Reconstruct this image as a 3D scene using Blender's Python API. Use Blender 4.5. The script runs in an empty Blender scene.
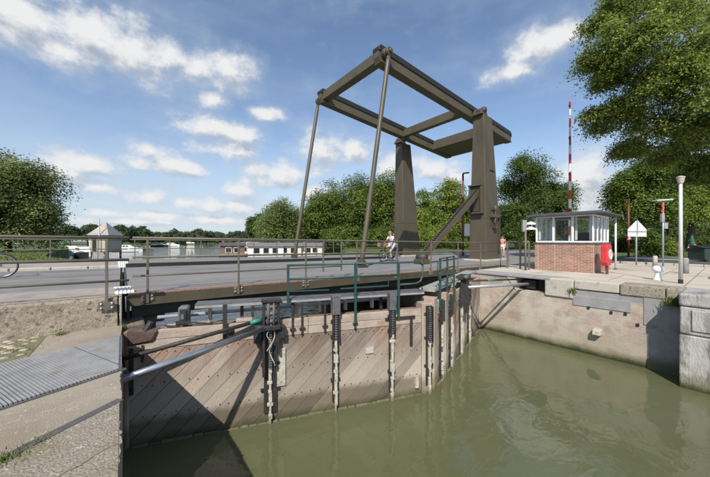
import bpy, bmesh, math, random
import numpy as np
from mathutils import Vector, Matrix
rng = random.Random(7)
sc = bpy.context.scene
COL = sc.collection
R = math.radians

# ------------------------------------------------------------------ camera
F, TH, YH = 298.0, 0.663, 240.7            # focal length in photo pixels, yaw, horizon row
CZ = 1.15
cam = bpy.data.cameras.new('camera'); camo = bpy.data.objects.new('camera', cam); COL.objects.link(camo)
cam.sensor_width = 36; cam.lens = F / 710 * 36; cam.shift_y = (YH - 238.5) / 710
cam.clip_start = 0.05; cam.clip_end = 6000
camo.location = (0, 0, CZ); camo.rotation_euler = (math.pi / 2, 0, -TH)
sc.camera = camo
CC, SS = math.cos(TH), math.sin(TH)
def at(px, d, z=0.0):
    """plan position seen in direction px at depth d"""
    x = (px - 355) / F * d
    return Vector((x * CC + d * SS, d * CC - x * SS, z))
def zrow(py, d): return CZ - (py - YH) / F * d

# ------------------------------------------------------------------ sun, sky, exposure
SUND = Vector((1.0, 0.86, -1.27)).normalized()
SEL = math.asin(-SUND.z); SROT = math.atan2(-SUND.x, -SUND.y)
sun = bpy.data.lights.new('sun', 'SUN'); sun.energy = 4.9; sun.angle = R(0.53); sun.color = (1.0, 0.95, 0.87)
suno = bpy.data.objects.new('sun', sun); COL.objects.link(suno)
suno.rotation_euler = SUND.to_track_quat('-Z', 'Y').to_euler(); suno.location = (-20, -20, 40)
sc.view_settings.view_transform = 'Standard'; sc.view_settings.look = 'None'
sc.view_settings.exposure = 0.2; sc.view_settings.gamma = 1.0

def nd(nt, t, **k):
    n = nt.nodes.new(t)
    for a, b in k.items():
        if a.startswith('i_'):
            n.inputs[int(a[2:]) if a[2:].isdigit() else a[2:]].default_value = b
        else: setattr(n, a, b)
    return n
def lk(nt, a, b): nt.links.new(a, b)

# clouds: direction (az, el) blobs, in the sky itself
CLOUDS = [  # px, py, half width, half height (photo pixels)
    (20, 14, 85, 36), (80, 30, 75, 34), (130, 52, 62, 27), (172, 60, 42, 24), (198, 66, 26, 17), (232, 72, 26, 18), (55, 48, 60, 18),
    (213, 100, 17, 8), (266, 114, 16, 7), (210, 127, 40, 11), (240, 135, 24, 10), (150, 150, 22, 10), (160, 164, 40, 9), (190, 169, 23, 10), (225, 151, 34, 13),
    (88, 164, 44, 13), (60, 172, 40, 9), (96, 187, 24, 9), (152, 197, 26, 9), (180, 203, 15, 7), (230, 206, 34, 9), (106, 213, 24, 5), (215, 220, 44, 5), (160, 216, 40, 5), (130, 222, 50, 4),
    (322, 154, 28, 19), (354, 152, 24, 14), (285, 174, 42, 13), (315, 192, 13, 8), (262, 182, 26, 9), (240, 190, 24, 8),
    (538, 48, 36, 20), (560, 40, 26, 16), (516, 70, 26, 12), (585, 178, 32, 27), (600, 200, 32, 22), (430, 171, 32, 13), (455, 178, 20, 9), (395, 165, 17, 12),
    (690, 190, 40, 26), (480, 222, 40, 8), (330, 215, 30, 8)]
def azel(px, py):
    x = (px - 355) / F; z = -(py - YH) / F
    v = Vector((x * CC + SS, CC - x * SS, z)).normalized()
    return math.atan2(v.x, v.y), math.asin(v.z)
blobs = []
for px, py, hw, hh in CLOUDS:
    a, e = azel(px, py); a1, _ = azel(px - hw, py); a2, _ = azel(px + hw, py); _, e1 = azel(px, py + hh); _, e2 = azel(px, py - hh)
    blobs.append((a, e, abs(a2 - a1) * .55, abs(e2 - e1) * .57))
crng = random.Random(3)
for i in range(20):                         # the same kind of sky goes on all round
    a = TH + R(62) + R(236) * (i + crng.random()) / 20
    a = (a + math.pi) % (2 * math.pi) - math.pi
    e = R(crng.choice([6, 10, 15, 22, 30, 42])); blobs.append((a, e, R(crng.uniform(4, 13)), R(crng.uniform(1.5, 4.5))))

world = bpy.data.worlds.new('World'); sc.world = world; world.use_nodes = True
wt = world.node_tree; wt.nodes.clear()
grp = bpy.data.node_groups.new('cloud_density', 'ShaderNodeTree')
grp.interface.new_socket('Dir', in_out='INPUT', socket_type='NodeSocketVector')
grp.interface.new_socket('Shift', in_out='INPUT', socket_type='NodeSocketVector')
grp.interface.new_socket('Density', in_out='OUTPUT', socket_type='NodeSocketFloat')
gi = grp.nodes.new('NodeGroupInput'); go = grp.nodes.new('NodeGroupOutput')
sep = nd(grp, 'ShaderNodeSeparateXYZ'); lk(grp, gi.outputs[0], sep.inputs[0])
azn = nd(grp, 'ShaderNodeMath', operation='ARCTAN2'); lk(grp, sep.outputs[0], azn.inputs[0]); lk(grp, sep.outputs[1], azn.inputs[1])
eln = nd(grp, 'ShaderNodeMath', operation='ARCSINE'); lk(grp, sep.outputs[2], eln.inputs[0])
cmb = nd(grp, 'ShaderNodeCombineXYZ'); lk(grp, azn.outputs[0], cmb.inputs[0]); lk(grp, eln.outputs[0], cmb.inputs[1])
ae = nd(grp, 'ShaderNodeVectorMath', operation='ADD'); lk(grp, cmb.outputs[0], ae.inputs[0]); lk(grp, gi.outputs[1], ae.inputs[1])
# noise in az/el so that the shift moves it too
def cn(scale, detail, rough, sx, sy):
    m = nd(grp, 'ShaderNodeVectorMath', operation='MULTIPLY'); lk(grp, ae.outputs[0], m.inputs[0]); m.inputs[1].default_value = (sx, sy, 1)
    n = nd(grp, 'ShaderNodeTexNoise'); n.inputs['Scale'].default_value = scale; n.inputs['Detail'].default_value = detail
    n.inputs['Roughness'].default_value = rough; lk(grp, m.outputs[0], n.inputs['Vector']); return n.outputs['Fac']
n1 = cn(11.0, 12, 0.63, 1.0, 1.3)
prev = None
for a, e, wa, we in blobs:
    m = nd(grp, 'ShaderNodeVectorMath', operation='MULTIPLY_ADD'); lk(grp, ae.outputs[0], m.inputs[0])
    m.inputs[1].default_value = (1 / wa, 1 / we, 0); m.inputs[2].default_value = (-a / wa, -e / we, 0)
    l = nd(grp, 'ShaderNodeVectorMath', operation='LENGTH'); lk(grp, m.outputs[0], l.inputs[0])
    if prev is None: prev = l.outputs['Value']
    else:
        mn = nd(grp, 'ShaderNodeMath', operation='SMOOTH_MIN'); mn.inputs[2].default_value = 0.35
        lk(grp, prev, mn.inputs[0]); lk(grp, l.outputs['Value'], mn.inputs[1]); prev = mn.outputs[0]
cap = nd(grp, 'ShaderNodeMath', operation='MINIMUM'); lk(grp, prev, cap.inputs[0]); cap.inputs[1].default_value = 1.9
inv = nd(grp, 'ShaderNodeMath', operation='SUBTRACT'); inv.inputs[0].default_value = 0.92; lk(grp, cap.outputs[0], inv.inputs[1])
nz = nd(grp, 'ShaderNodeMath', operation='MULTIPLY_ADD'); lk(grp, n1, nz.inputs[0]); nz.inputs[1].default_value = 3.0; nz.inputs[2].default_value = -1.5
dn = nd(grp, 'ShaderNodeMath', operation='ADD'); lk(grp, inv.outputs[0], dn.inputs[0]); lk(grp, nz.outputs[0], dn.inputs[1])
lk(grp, dn.outputs[0], go.inputs[0])
tc = nd(wt, 'ShaderNodeTexCoord')
def dens(shift):
    g = wt.nodes.new('ShaderNodeGroup'); g.node_tree = grp; lk(wt, tc.outputs['Generated'], g.inputs[0]); g.inputs[1].default_value = shift
    return g.outputs[0]
d0 = dens((0, 0, 0)); d1 = dens((-0.014, 0.030, 0))
alpha = nd(wt, 'ShaderNodeMapRange', interpolation_type='SMOOTHSTEP'); alpha.inputs['From Min'].default_value = -0.20; alpha.inputs['From Max'].default_value = 0.80
lk(wt, d0, alpha.inputs['Value'])
dd = nd(wt, 'ShaderNodeMath', operation='SUBTRACT'); lk(wt, d0, dd.inputs[0]); lk(wt, d1, dd.inputs[1])
shade = nd(wt, 'ShaderNodeMapRange', interpolation_type='SMOOTHSTEP'); shade.inputs['From Min'].default_value = -0.85; shade.inputs['From Max'].default_value = 0.45
lk(wt, dd.outputs[0], shade.inputs['Value'])
cc = nd(wt, 'ShaderNodeMix', data_type='RGBA'); lk(wt, shade.outputs[0], cc.inputs[0])
cc.inputs[6].default_value = (0.37, 0.41, 0.48, 1); cc.inputs[7].default_value = (0.74, 0.745, 0.75, 1)
sky = nd(wt, 'ShaderNodeTexSky', sky_type='NISHITA', sun_disc=False); sky.sun_elevation = SEL; sky.sun_rotation = SROT
sky.altitude = 0; sky.air_density = 1.0; sky.dust_density = 0.35; sky.ozone_density = 1.6
skys = nd(wt, 'ShaderNodeHueSaturation'); skys.inputs['Saturation'].default_value = 1.0; skys.inputs['Value'].default_value = 0.140
lk(wt, sky.outputs[0], skys.inputs['Color'])
# thin high veil
mpv = nd(wt, 'ShaderNodeVectorMath', operation='MULTIPLY'); lk(wt, tc.outputs['Generated'], mpv.inputs[0]); mpv.inputs[1].default_value = (1.2, 2.2, 6)
vn = nd(wt, 'ShaderNodeTexNoise'); vn.inputs['Scale'].default_value = 1.6; vn.inputs['Detail'].default_value = 6; vn.inputs['Roughness'].default_value = 0.55; lk(wt, mpv.outputs[0], vn.inputs['Vector'])
vr = nd(wt, 'ShaderNodeMapRange'); vr.inputs['From Min'].default_value = 0.42; vr.inputs['From Max'].default_value = 0.8; vr.inputs['To Max'].default_value = 0.38; lk(wt, vn.outputs['Fac'], vr.inputs['Value'])
veil = nd(wt, 'ShaderNodeMix', data_type='RGBA'); lk(wt, vr.outputs[0], veil.inputs[0]); lk(wt, skys.outputs[0], veil.inputs[6]); veil.inputs[7].default_value = (0.44, 0.52, 0.64, 1)
# thin broken haze round the clouds and paler air towards the horizon, the same all round
soft = nd(wt, 'ShaderNodeMapRange', interpolation_type='SMOOTHSTEP'); soft.inputs['From Min'].default_value = -1.0; soft.inputs['From Max'].default_value = 0.5; soft.inputs['To Max'].default_value = 0.42; lk(wt, d0, soft.inputs['Value'])
hz = nd(wt, 'ShaderNodeMix', data_type='RGBA'); lk(wt, soft.outputs[0], hz.inputs[0]); lk(wt, veil.outputs[2], hz.inputs[6]); hz.inputs[7].default_value = (0.47, 0.54, 0.63, 1)
sez = nd(wt, 'ShaderNodeSeparateXYZ'); lk(wt, tc.outputs['Generated'], sez.inputs[0])
hf = nd(wt, 'ShaderNodeMapRange', interpolation_type='SMOOTHSTEP'); hf.inputs['From Min'].default_value = 0.0; hf.inputs['From Max'].default_value = 0.34; hf.inputs['To Min'].default_value = 0.85; hf.inputs['To Max'].default_value = 0.0; lk(wt, sez.outputs[2], hf.inputs['Value'])
hz2 = nd(wt, 'ShaderNodeMix', data_type='RGBA'); lk(wt, hf.outputs[0], hz2.inputs[0]); lk(wt, hz.outputs[2], hz2.inputs[6]); hz2.inputs[7].default_value = (0.50, 0.575, 0.67, 1)
mx = nd(wt, 'ShaderNodeMix', data_type='RGBA'); lk(wt, alpha.outputs[0], mx.inputs[0]); lk(wt, hz2.outputs[2], mx.inputs[6]); lk(wt, cc.outputs[2], mx.inputs[7])
bg = nd(wt, 'ShaderNodeBackground'); lk(wt, mx.outputs[2], bg.inputs[0]); bg.inputs[1].default_value = 1.0
wo = nd(wt, 'ShaderNodeOutputWorld'); lk(wt, bg.outputs[0], wo.inputs[0])

# ------------------------------------------------------------------ materials
MATS = {}
def mat(name, c1, c2=None, scale=4.0, rough=0.8, bump=0.3, bscale=40.0, metal=0.0, objvar=0.0, c3=None, s3=1.0, t3=(0.55, 0.7), bands=None, stretch=(1, 1, 1), spec=0.5, c4=None, grain=None):
    """world-space noise between c1 and c2, blotches of c3, horizontal stain bands [(z0,z1,colour)] for silt and water marks"""
    if name in MATS: return MATS[name]
    m = bpy.data.materials.new(name); m.use_nodes = True; t = m.node_tree; b = t.nodes['Principled BSDF']
    b.inputs['Roughness'].default_value = rough; b.inputs['Metallic'].default_value = metal; b.inputs['Specular IOR Level'].default_value = spec
    g = nd(t, 'ShaderNodeNewGeometry')
    st = nd(t, 'ShaderNodeVectorMath', operation='MULTIPLY'); st.inputs[1].default_value = stretch; lk(t, g.outputs['Position'], st.inputs[0])
    n = nd(t, 'ShaderNodeTexNoise'); n.inputs['Scale'].default_value = scale; n.inputs['Detail'].default_value = 7; n.inputs['Roughness'].default_value = 0.62
    lk(t, st.outputs[0], n.inputs['Vector'])
    r = nd(t, 'ShaderNodeMapRange'); r.inputs['From Min'].default_value = 0.32; r.inputs['From Max'].default_value = 0.68; lk(t, n.outputs['Fac'], r.inputs['Value'])
    mxx = nd(t, 'ShaderNodeMix', data_type='RGBA'); lk(t, r.outputs[0], mxx.inputs[0])
    mxx.inputs[6].default_value = (*c1, 1); mxx.inputs[7].default_value = (*(c2 or c1), 1); out = mxx.outputs[2]
    if c3:
        n3 = nd(t, 'ShaderNodeTexNoise'); n3.inputs['Scale'].default_value = s3; n3.inputs['Detail'].default_value = 6; n3.inputs['Roughness'].default_value = 0.6; lk(t, st.outputs[0], n3.inputs['Vector'])
        r3 = nd(t, 'ShaderNodeMapRange'); r3.inputs['From Min'].default_value = t3[0]; r3.inputs['From Max'].default_value = t3[1]; lk(t, n3.outputs['Fac'], r3.inputs['Value'])
        m3 = nd(t, 'ShaderNodeMix', data_type='RGBA'); lk(t, r3.outputs[0], m3.inputs[0]); lk(t, out, m3.inputs[6]); m3.inputs[7].default_value = (*c3, 1); out = m3.outputs[2]
    if c4:
        n4 = nd(t, 'ShaderNodeTexNoise'); n4.inputs['Scale'].default_value = c4[1]; n4.inputs['Detail'].default_value = 8; n4.inputs['Roughness'].default_value = 0.7; lk(t, st.outputs[0], n4.inputs['Vector'])
        r4 = nd(t, 'ShaderNodeMapRange'); r4.inputs['From Min'].default_value = c4[2][0]; r4.inputs['From Max'].default_value = c4[2][1]; lk(t, n4.outputs['Fac'], r4.inputs['Value'])
        m4 = nd(t, 'ShaderNodeMix', data_type='RGBA'); lk(t, r4.outputs[0], m4.inputs[0]); lk(t, out, m4.inputs[6]); m4.inputs[7].default_value = (*c4[0], 1); out = m4.outputs[2]
    if grain:                                # streaks along a direction: (along vector, colour, amount)
        al, gcol, amt = grain; al = Vector(al).normalized(); ac = al.cross(Vector((0.336, 0.942, 0))).normalized()
        dots = []
        for vec, k in ((al, 1.6), (ac, 22.0)):
            dp_ = nd(t, 'ShaderNodeVectorMath', operation='DOT_PRODUCT'); dp_.inputs[1].default_value = tuple(vec * k); lk(t, g.outputs['Position'], dp_.inputs[0]); dots.append(dp_.outputs['Value'])
        cg = nd(t, 'ShaderNodeCombineXYZ'); lk(t, dots[0], cg.inputs[0]); lk(t, dots[1], cg.inputs[1])
        oi2 = nd(t, 'ShaderNodeObjectInfo'); sc2 = nd(t, 'ShaderNodeMath', operation='MULTIPLY'); sc2.inputs[1].default_value = 37.0; lk(t, oi2.outputs['Random'], sc2.inputs[0]); lk(t, sc2.outputs[0], cg.inputs[2])
        ng = nd(t, 'ShaderNodeTexNoise'); ng.inputs['Scale'].default_value = 1.0; ng.inputs['Detail'].default_value = 6; ng.inputs['Roughness'].default_value = 0.65; lk(t, cg.outputs[0], ng.inputs['Vector'])
        rg = nd(t, 'ShaderNodeMapRange'); rg.inputs['From Min'].default_value = 0.42; rg.inputs['From Max'].default_value = 0.72; rg.inputs['To Max'].default_value = amt; lk(t, ng.outputs['Fac'], rg.inputs['Value'])
        mg = nd(t, 'ShaderNodeMix', data_type='RGBA'); lk(t, rg.outputs[0], mg.inputs[0]); lk(t, out, mg.inputs[6]); mg.inputs[7].default_value = (*gcol, 1); out = mg.outputs[2]
    if bands:
        sx = nd(t, 'ShaderNodeSeparateXYZ'); lk(t, g.outputs['Position'], sx.inputs[0])
        jz = nd(t, 'ShaderNodeMath', operation='MULTIPLY_ADD'); lk(t, n.outputs['Fac'], jz.inputs[0]); jz.inputs[1].default_value = 0.22; lk(t, sx.outputs[2], jz.inputs[2])
        for (z0, z1, colr) in bands:         # full below z0, none above z1
            rb = nd(t, 'ShaderNodeMapRange'); rb.inputs['From Min'].default_value = z0 + 0.11; rb.inputs['From Max'].default_value = z1 + 0.11
            rb.inputs['To Min'].default_value = colr[3] if len(colr) > 3 else 1; rb.inputs['To Max'].default_value = 0; lk(t, jz.outputs[0], rb.inputs['Value'])
            mb = nd(t, 'ShaderNodeMix', data_type='RGBA'); lk(t, rb.outputs[0], mb.inputs[0]); lk(t, out, mb.inputs[6]); mb.inputs[7].default_value = (*colr[:3], 1); out = mb.outputs[2]
    if objvar:
        oi = nd(t, 'ShaderNodeObjectInfo'); hv = nd(t, 'ShaderNodeHueSaturation')
        vr_ = nd(t, 'ShaderNodeMapRange'); vr_.inputs['To Min'].default_value = 1 - objvar; vr_.inputs['To Max'].default_value = 1 + objvar; lk(t, oi.outputs['Random'], vr_.inputs['Value'])
        lk(t, vr_.outputs[0], hv.inputs['Value']); lk(t, out, hv.inputs['Color']); out = hv.outputs[0]
    lk(t, out, b.inputs['Base Color'])
    if bump:
        nb = nd(t, 'ShaderNodeTexNoise'); nb.inputs['Scale'].default_value = bscale; nb.inputs['Detail'].default_value = 5; lk(t, st.outputs[0], nb.inputs['Vector'])
        bp = nd(t, 'ShaderNodeBump'); bp.inputs['Strength'].default_value = bump; bp.inputs['Distance'].default_value = 0.02; lk(t, nb.outputs['Fac'], bp.inputs['Height']); lk(t, bp.outputs[0], b.inputs['Normal'])
    MATS[name] = m; return m

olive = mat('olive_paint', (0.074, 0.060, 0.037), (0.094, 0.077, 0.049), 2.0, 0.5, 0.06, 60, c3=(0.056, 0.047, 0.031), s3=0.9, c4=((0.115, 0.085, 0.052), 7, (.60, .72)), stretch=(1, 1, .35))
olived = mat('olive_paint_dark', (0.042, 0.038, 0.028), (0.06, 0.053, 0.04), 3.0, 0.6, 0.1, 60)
railm = mat('rail_paint', (0.105, 0.092, 0.066), (0.15, 0.132, 0.10), 9.0, 0.55, 0.1, 80)
greenp = mat('green_rail_paint', (0.012, 0.048, 0.044), (0.022, 0.07, 0.062), 8, 0.45, 0.1, 70, c3=(0.05, 0.06, 0.05), s3=6)
iron = mat('black_iron', (0.014, 0.014, 0.015), (0.035, 0.032, 0.03), 14, 0.55, 0.4, 60, c3=(0.06, 0.045, 0.035), s3=9)
greyiron = mat('grey_iron', (0.085, 0.085, 0.09), (0.13, 0.13, 0.13), 7, 0.6, 0.2, 60, c3=(0.06, 0.055, 0.05), s3=5)
steel = mat('polished_steel', (0.42, 0.43, 0.45), (0.55, 0.56, 0.58), 6, 0.28, 0.05, 60, metal=0.85)
galv = mat('galvanised_steel', (0.30, 0.32, 0.35), (0.42, 0.44, 0.47), 10, 0.45, 0.15, 60, metal=0.4)
grate_m = mat('ribbed_steel', (0.25, 0.25, 0.25), (0.34, 0.34, 0.335), 5, 0.55, 0.2, 80, metal=0.1, c3=(0.25, 0.225, 0.20), s3=3)
crust = mat('silt_crust', (0.38, 0.345, 0.275), (0.54, 0.50, 0.42), 14, 0.9, 0.8, 40, c3=(0.22, 0.18, 0.13), s3=12, bands=[(-2.38, -2.2, (0.16, 0.14, 0.09))])
conc = mat('old_concrete', (0.33, 0.285, 0.225), (0.43, 0.385, 0.315), 3, 0.92, 0.7, 55, c3=(0.24, 0.20, 0.155), s3=2.1, t3=(0.5, 0.75))
concp = mat('platform_concrete', (0.22, 0.18, 0.135), (0.40, 0.345, 0.275), 70, 0.95, 0.5, 90, c3=(0.235, 0.195, 0.14), s3=1.1, t3=(0.40, 0.68), c4=((0.48, 0.43, 0.36), 24.0, (0.57, 0.70)))
concr = mat('rough_concrete', (0.23, 0.19, 0.145), (0.36, 0.31, 0.24), 20, 0.95, 0.8, 40, c3=(0.10, 0.08, 0.06), s3=13, t3=(0.56, 0.64), c4=((0.17, 0.14, 0.105), 2.2, (0.5, 0.7)))
concl = mat('pale_concrete', (0.40, 0.36, 0.30), (0.50, 0.46, 0.39), 4, 0.9, 0.5, 50, c3=(0.28, 0.25, 0.20), s3=4)
concg = mat('grey_render', (0.24, 0.235, 0.235), (0.32, 0.31, 0.30), 3.5, 0.9, 0.4, 40, c3=(0.18, 0.17, 0.16), s3=2, bands=[(-2.25, -1.9, (0.12, 0.12, 0.06))])
concpier = mat('pier_concrete', (0.30, 0.285, 0.265), (0.44, 0.42, 0.39), 4, 0.92, 0.9, 30, c3=(0.13, 0.12, 0.105), s3=4.5, t3=(0.5, 0.66), stretch=(1, 1, .35), c4=((0.20, 0.19, 0.18), 2.2, (.5, .62)), bands=[(-2.3, -2.0, (0.13, 0.12, 0.05)), (-2.36, -2.25, (0.03, 0.04, 0.015))])
sand = mat('sandy_paving', (0.42, 0.37, 0.30), (0.52, 0.465, 0.385), 1.2, 0.95, 0.4, 60, c3=(0.29, 0.25, 0.20), s3=0.5)
asph = mat('worn_asphalt', (0.180, 0.172, 0.165), (0.240, 0.232, 0.222), 1.4, 0.95, 0.4, 90, c3=(0.135, 0.128, 0.122), s3=1.1, spec=.2, stretch=(.22, 1, 1), c4=((0.13, 0.124, 0.118), 2.6, (.56, .66)))
asphd = mat('dark_asphalt', (0.055, 0.056, 0.062), (0.08, 0.08, 0.085), 1.5, 0.9, 0.3, 90)
pinkp = mat('pinkish_paving', (0.27, 0.23, 0.195), (0.35, 0.30, 0.26), 6, 0.92, 0.4, 60, c3=(0.22, 0.19, 0.165), s3=1.2)
rust = mat('rusty_edge', (0.20, 0.11, 0.075), (0.30, 0.19, 0.14), 12, 0.9, 0.6, 40, c3=(0.36, 0.30, 0.26), s3=7)
white = mat('white_paint', (0.74, 0.74, 0.74), (0.80, 0.80, 0.80), 5, 0.45, 0.05, 60, c3=(0.60, 0.59, 0.57), s3=5)
redp = mat('red_paint', (0.52, 0.025, 0.03), (0.60, 0.035, 0.04), 5, 0.4, 0.05)
brownp = mat('brown_post', (0.13, 0.035, 0.025), (0.18, 0.05, 0.035), 8, 0.6, 0.1)
bluep = mat('blue_sign_paint', (0.03, 0.10, 0.38), None, 5, 0.4, 0)
blackp = mat('black_rubber', (0.012, 0.012, 0.013), (0.02, 0.02, 0.02), 5, 0.6, 0.1)
roofm = mat('roof_felt', (0.055, 0.058, 0.062), (0.085, 0.085, 0.09), 3, 0.85, 0.2, 40)
roofg = mat('grey_roof', (0.13, 0.13, 0.14), (0.17, 0.17, 0.18), 3, 0.8, 0.3, 30)
cream = mat('cream_boards', (0.56, 0.50, 0.36), (0.63, 0.57, 0.43), 2, 0.7, 0.1)
whit2 = mat('white_boards', (0.66, 0.65, 0.61), (0.74, 0.73, 0.70), 2, 0.7, 0.1)
tealm = mat('teal_cover', (0.16, 0.24, 0.24), (0.22, 0.30, 0.29), 2, 0.8, 0.2)
hullm = mat('dark_hull', (0.02, 0.022, 0.028), (0.035, 0.035, 0.04), 2, 0.4, 0.05)
bark = mat('bark', (0.07, 0.052, 0.036), (0.12, 0.095, 0.07), 6, 0.95, 1.0, 18, stretch=(1, 1, 0.25))
skin = mat('skin', (0.52, 0.30, 0.21), (0.55, 0.33, 0.24), 5, 0.6, 0)
grassm = mat('grass_ground', (0.045, 0.07, 0.016), (0.085, 0.115, 0.026), 1.2, 0.95, 0.8, 25, c3=(0.16, 0.15, 0.06), s3=0.35)
bankm = mat('bank_earth', (0.07, 0.062, 0.035), (0.11, 0.095, 0.055), 1.0, 0.95, 0.6, 10)
stonem = mat('cobble_stone', (0.27, 0.235, 0.18), (0.38, 0.34, 0.27), 12, 0.9, 0.5, 40, objvar=0.25)
soil = mat('mossy_soil', (0.14, 0.13, 0.06), (0.20, 0.17, 0.10), 8, 0.95, 0.8, 40, c3=(0.10, 0.14, 0.03), s3=5)
plankm = mat('gate_planks', (0.20, 0.125, 0.090), (0.32, 0.225, 0.170), 4, 0.9, 0.5, 30, objvar=0.28, c3=(0.34, 0.285, 0.235), s3=1.9, t3=(0.46, 0.66), stretch=(1, 1, .4), grain=((0.67, -0.24, 0.707), (0.13, 0.095, 0.075), .9),
             bands=[(-1.7, -0.85, (0.395, 0.35, 0.285, 0.80)), (-2.03, -1.90, (0.15, 0.122, 0.082, .92)), (-2.36, -2.22, (0.07, 0.07, 0.030))], c4=((0.10, 0.075, 0.06), 14, (0.66, 0.72)))
boardm = mat('gate_top_boards', (0.33, 0.265, 0.21), (0.45, 0.375, 0.305), 5, 0.9, 0.5, 30, objvar=0.10, c3=(0.30, 0.20, 0.15), s3=2.2, grain=((0.942, -0.336, 0), (0.24, 0.18, 0.14), .6))
oldwood = mat('dark_timber', (0.15, 0.085, 0.06), (0.23, 0.14, 0.10), 6, 0.9, 0.6, 25, bands=[(-1.9, -1.2, (0.40, 0.35, 0.27, 0.9)), (-2.15, -1.95, (0.18, 0.145, 0.10))])
postwood = mat('pale_timber', (0.30, 0.225, 0.175), (0.40, 0.32, 0.255), 5, 0.9, 0.5, 30, stretch=(3, 3, 0.4), bands=[(-1.9, -1.0, (0.45, 0.39, 0.30, 0.9)), (-2.15, -1.95, (0.24, 0.20, 0.13)), (-2.42, -2.28, (0.10, 0.09, 0.045))])

def brick_mat(name, c1, c2, mortar, bw, bh, ms, patch=None, bands=None, bump=0.5, patch2=None):
    m = bpy.data.materials.new(name); m.use_nodes = True; t = m.node_tree; b = t.nodes['Principled BSDF']; b.inputs['Roughness'].default_value = 0.92
    g = nd(t, 'ShaderNodeNewGeometry'); s = nd(t, 'ShaderNodeSeparateXYZ'); lk(t, g.outputs['Position'], s.inputs[0])
    a = nd(t, 'ShaderNodeMath', operation='ADD'); lk(t, s.outputs[0], a.inputs[0]); lk(t, s.outputs[1], a.inputs[1])
    c = nd(t, 'ShaderNodeCombineXYZ'); lk(t, a.outputs[0], c.inputs[0]); lk(t, s.outputs[2], c.inputs[1])
    br = nd(t, 'ShaderNodeTexBrick'); lk(t, c.outputs[0], br.inputs['Vector']); br.inputs['Scale'].default_value = 1
    br.inputs['Brick Width'].default_value = bw; br.inputs['Row Height'].default_value = bh; br.inputs['Mortar Size'].default_value = ms; br.inputs['Mortar Smooth'].default_value = 0.3
    br.inputs['Color1'].default_value = (*c1, 1); br.inputs['Color2'].default_value = (*c2, 1); br.inputs['Mortar'].default_value = (*mortar, 1)
    n = nd(t, 'ShaderNodeTexNoise'); n.inputs['Scale'].default_value = 2.2; n.inputs['Detail'].default_value = 8; n.inputs['Roughness'].default_value = 0.65; lk(t, g.outputs['Position'], n.inputs['Vector'])
    hv = nd(t, 'ShaderNodeHueSaturation'); lk(t, br.outputs['Color'], hv.inputs['Color'])
    vr_ = nd(t, 'ShaderNodeMapRange'); vr_.inputs['From Min'].default_value = 0.3; vr_.inputs['From Max'].default_value = 0.7; vr_.inputs['To Min'].default_value = 0.78; vr_.inputs['To Max'].default_value = 1.2; lk(t, n.outputs['Fac'], vr_.inputs['Value']); lk(t, vr_.outputs[0], hv.inputs['Value'])
    out = hv.outputs[0]
    for k, pt in enumerate([patch, patch2]):
        if not pt: continue
        colp, sc_, lo, hi = pt
        np_ = nd(t, 'ShaderNodeTexNoise'); np_.inputs['Scale'].default_value = sc_; np_.inputs['Detail'].default_value = 6; np_.inputs['Roughness'].default_value = 0.6
        off = nd(t, 'ShaderNodeVectorMath', operation='ADD'); off.inputs[1].default_value = (k * 7.3, 3.1, k); lk(t, g.outputs['Position'], off.inputs[0]); lk(t, off.outputs[0], np_.inputs['Vector'])
        rp = nd(t, 'ShaderNodeMapRange'); rp.inputs['From Min'].default_value = lo; rp.inputs['From Max'].default_value = hi; lk(t, np_.outputs['Fac'], rp.inputs['Value'])
        mp_ = nd(t, 'ShaderNodeMix', data_type='RGBA'); lk(t, rp.outputs[0], mp_.inputs[0]); lk(t, out, mp_.inputs[6]); mp_.inputs[7].default_value = (*colp, 1); out = mp_.outputs[2]
    if bands:
        jz = nd(t, 'ShaderNodeMath', operation='MULTIPLY_ADD'); lk(t, n.outputs['Fac'], jz.inputs[0]); jz.inputs[1].default_value = 0.3; lk(t, s.outputs[2], jz.inputs[2])
        for (z0, z1, colr) in bands:
            rb = nd(t, 'ShaderNodeMapRange'); rb.inputs['From Min'].default_value = z0 + .15; rb.inputs['From Max'].default_value = z1 + .15; rb.inputs['To Min'].default_value = colr[3]; rb.inputs['To Max'].default_value = 0; lk(t, jz.outputs[0], rb.inputs['Value'])
            mb = nd(t, 'ShaderNodeMix', data_type='RGBA'); lk(t, rb.outputs[0], mb.inputs[0]); lk(t, out, mb.inputs[6]); mb.inputs[7].default_value = (*colr[:3], 1); out = mb.outputs[2]
    lk(t, out, b.inputs['Base Color'])
    ad = nd(t, 'ShaderNodeMath', operation='MULTIPLY_ADD'); lk(t, br.outputs['Fac'], ad.inputs[0]); ad.inputs[1].default_value = -1.0; lk(t, n.outputs['Fac'], ad.inputs[2])
    bp = nd(t, 'ShaderNodeBump'); bp.inputs['Strength'].default_value = bump; bp.inputs['Distance'].default_value = 0.02; lk(t, ad.outputs[0], bp.inputs['Height']); lk(t, bp.outputs[0], b.inputs['Normal'])
    MATS[name] = m; return m
boothbrick = brick_mat('booth_brick', (0.36, 0.165, 0.105), (0.235, 0.105, 0.075), (0.40, 0.34, 0.28), 0.21, 0.066, 0.011)
wallbrick = brick_mat('lock_brick', (0.40, 0.315, 0.255), (0.33, 0.245, 0.195), (0.40, 0.345, 0.285), 0.21, 0.062, 0.010,
                      patch=((0.45, 0.405, 0.335), 1.7, 0.42, 0.60), patch2=((0.27, 0.205, 0.165), 1.1, 0.56, 0.68), bump=.35,
                      bands=[(-2.3, -1.4, (0.33, 0.30, 0.22, 0.8)), (-2.30, -2.08, (0.12, 0.108, 0.052, 1.0)), (-2.37, -2.26, (0.022, 0.026, 0.011, 1.0))])

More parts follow.
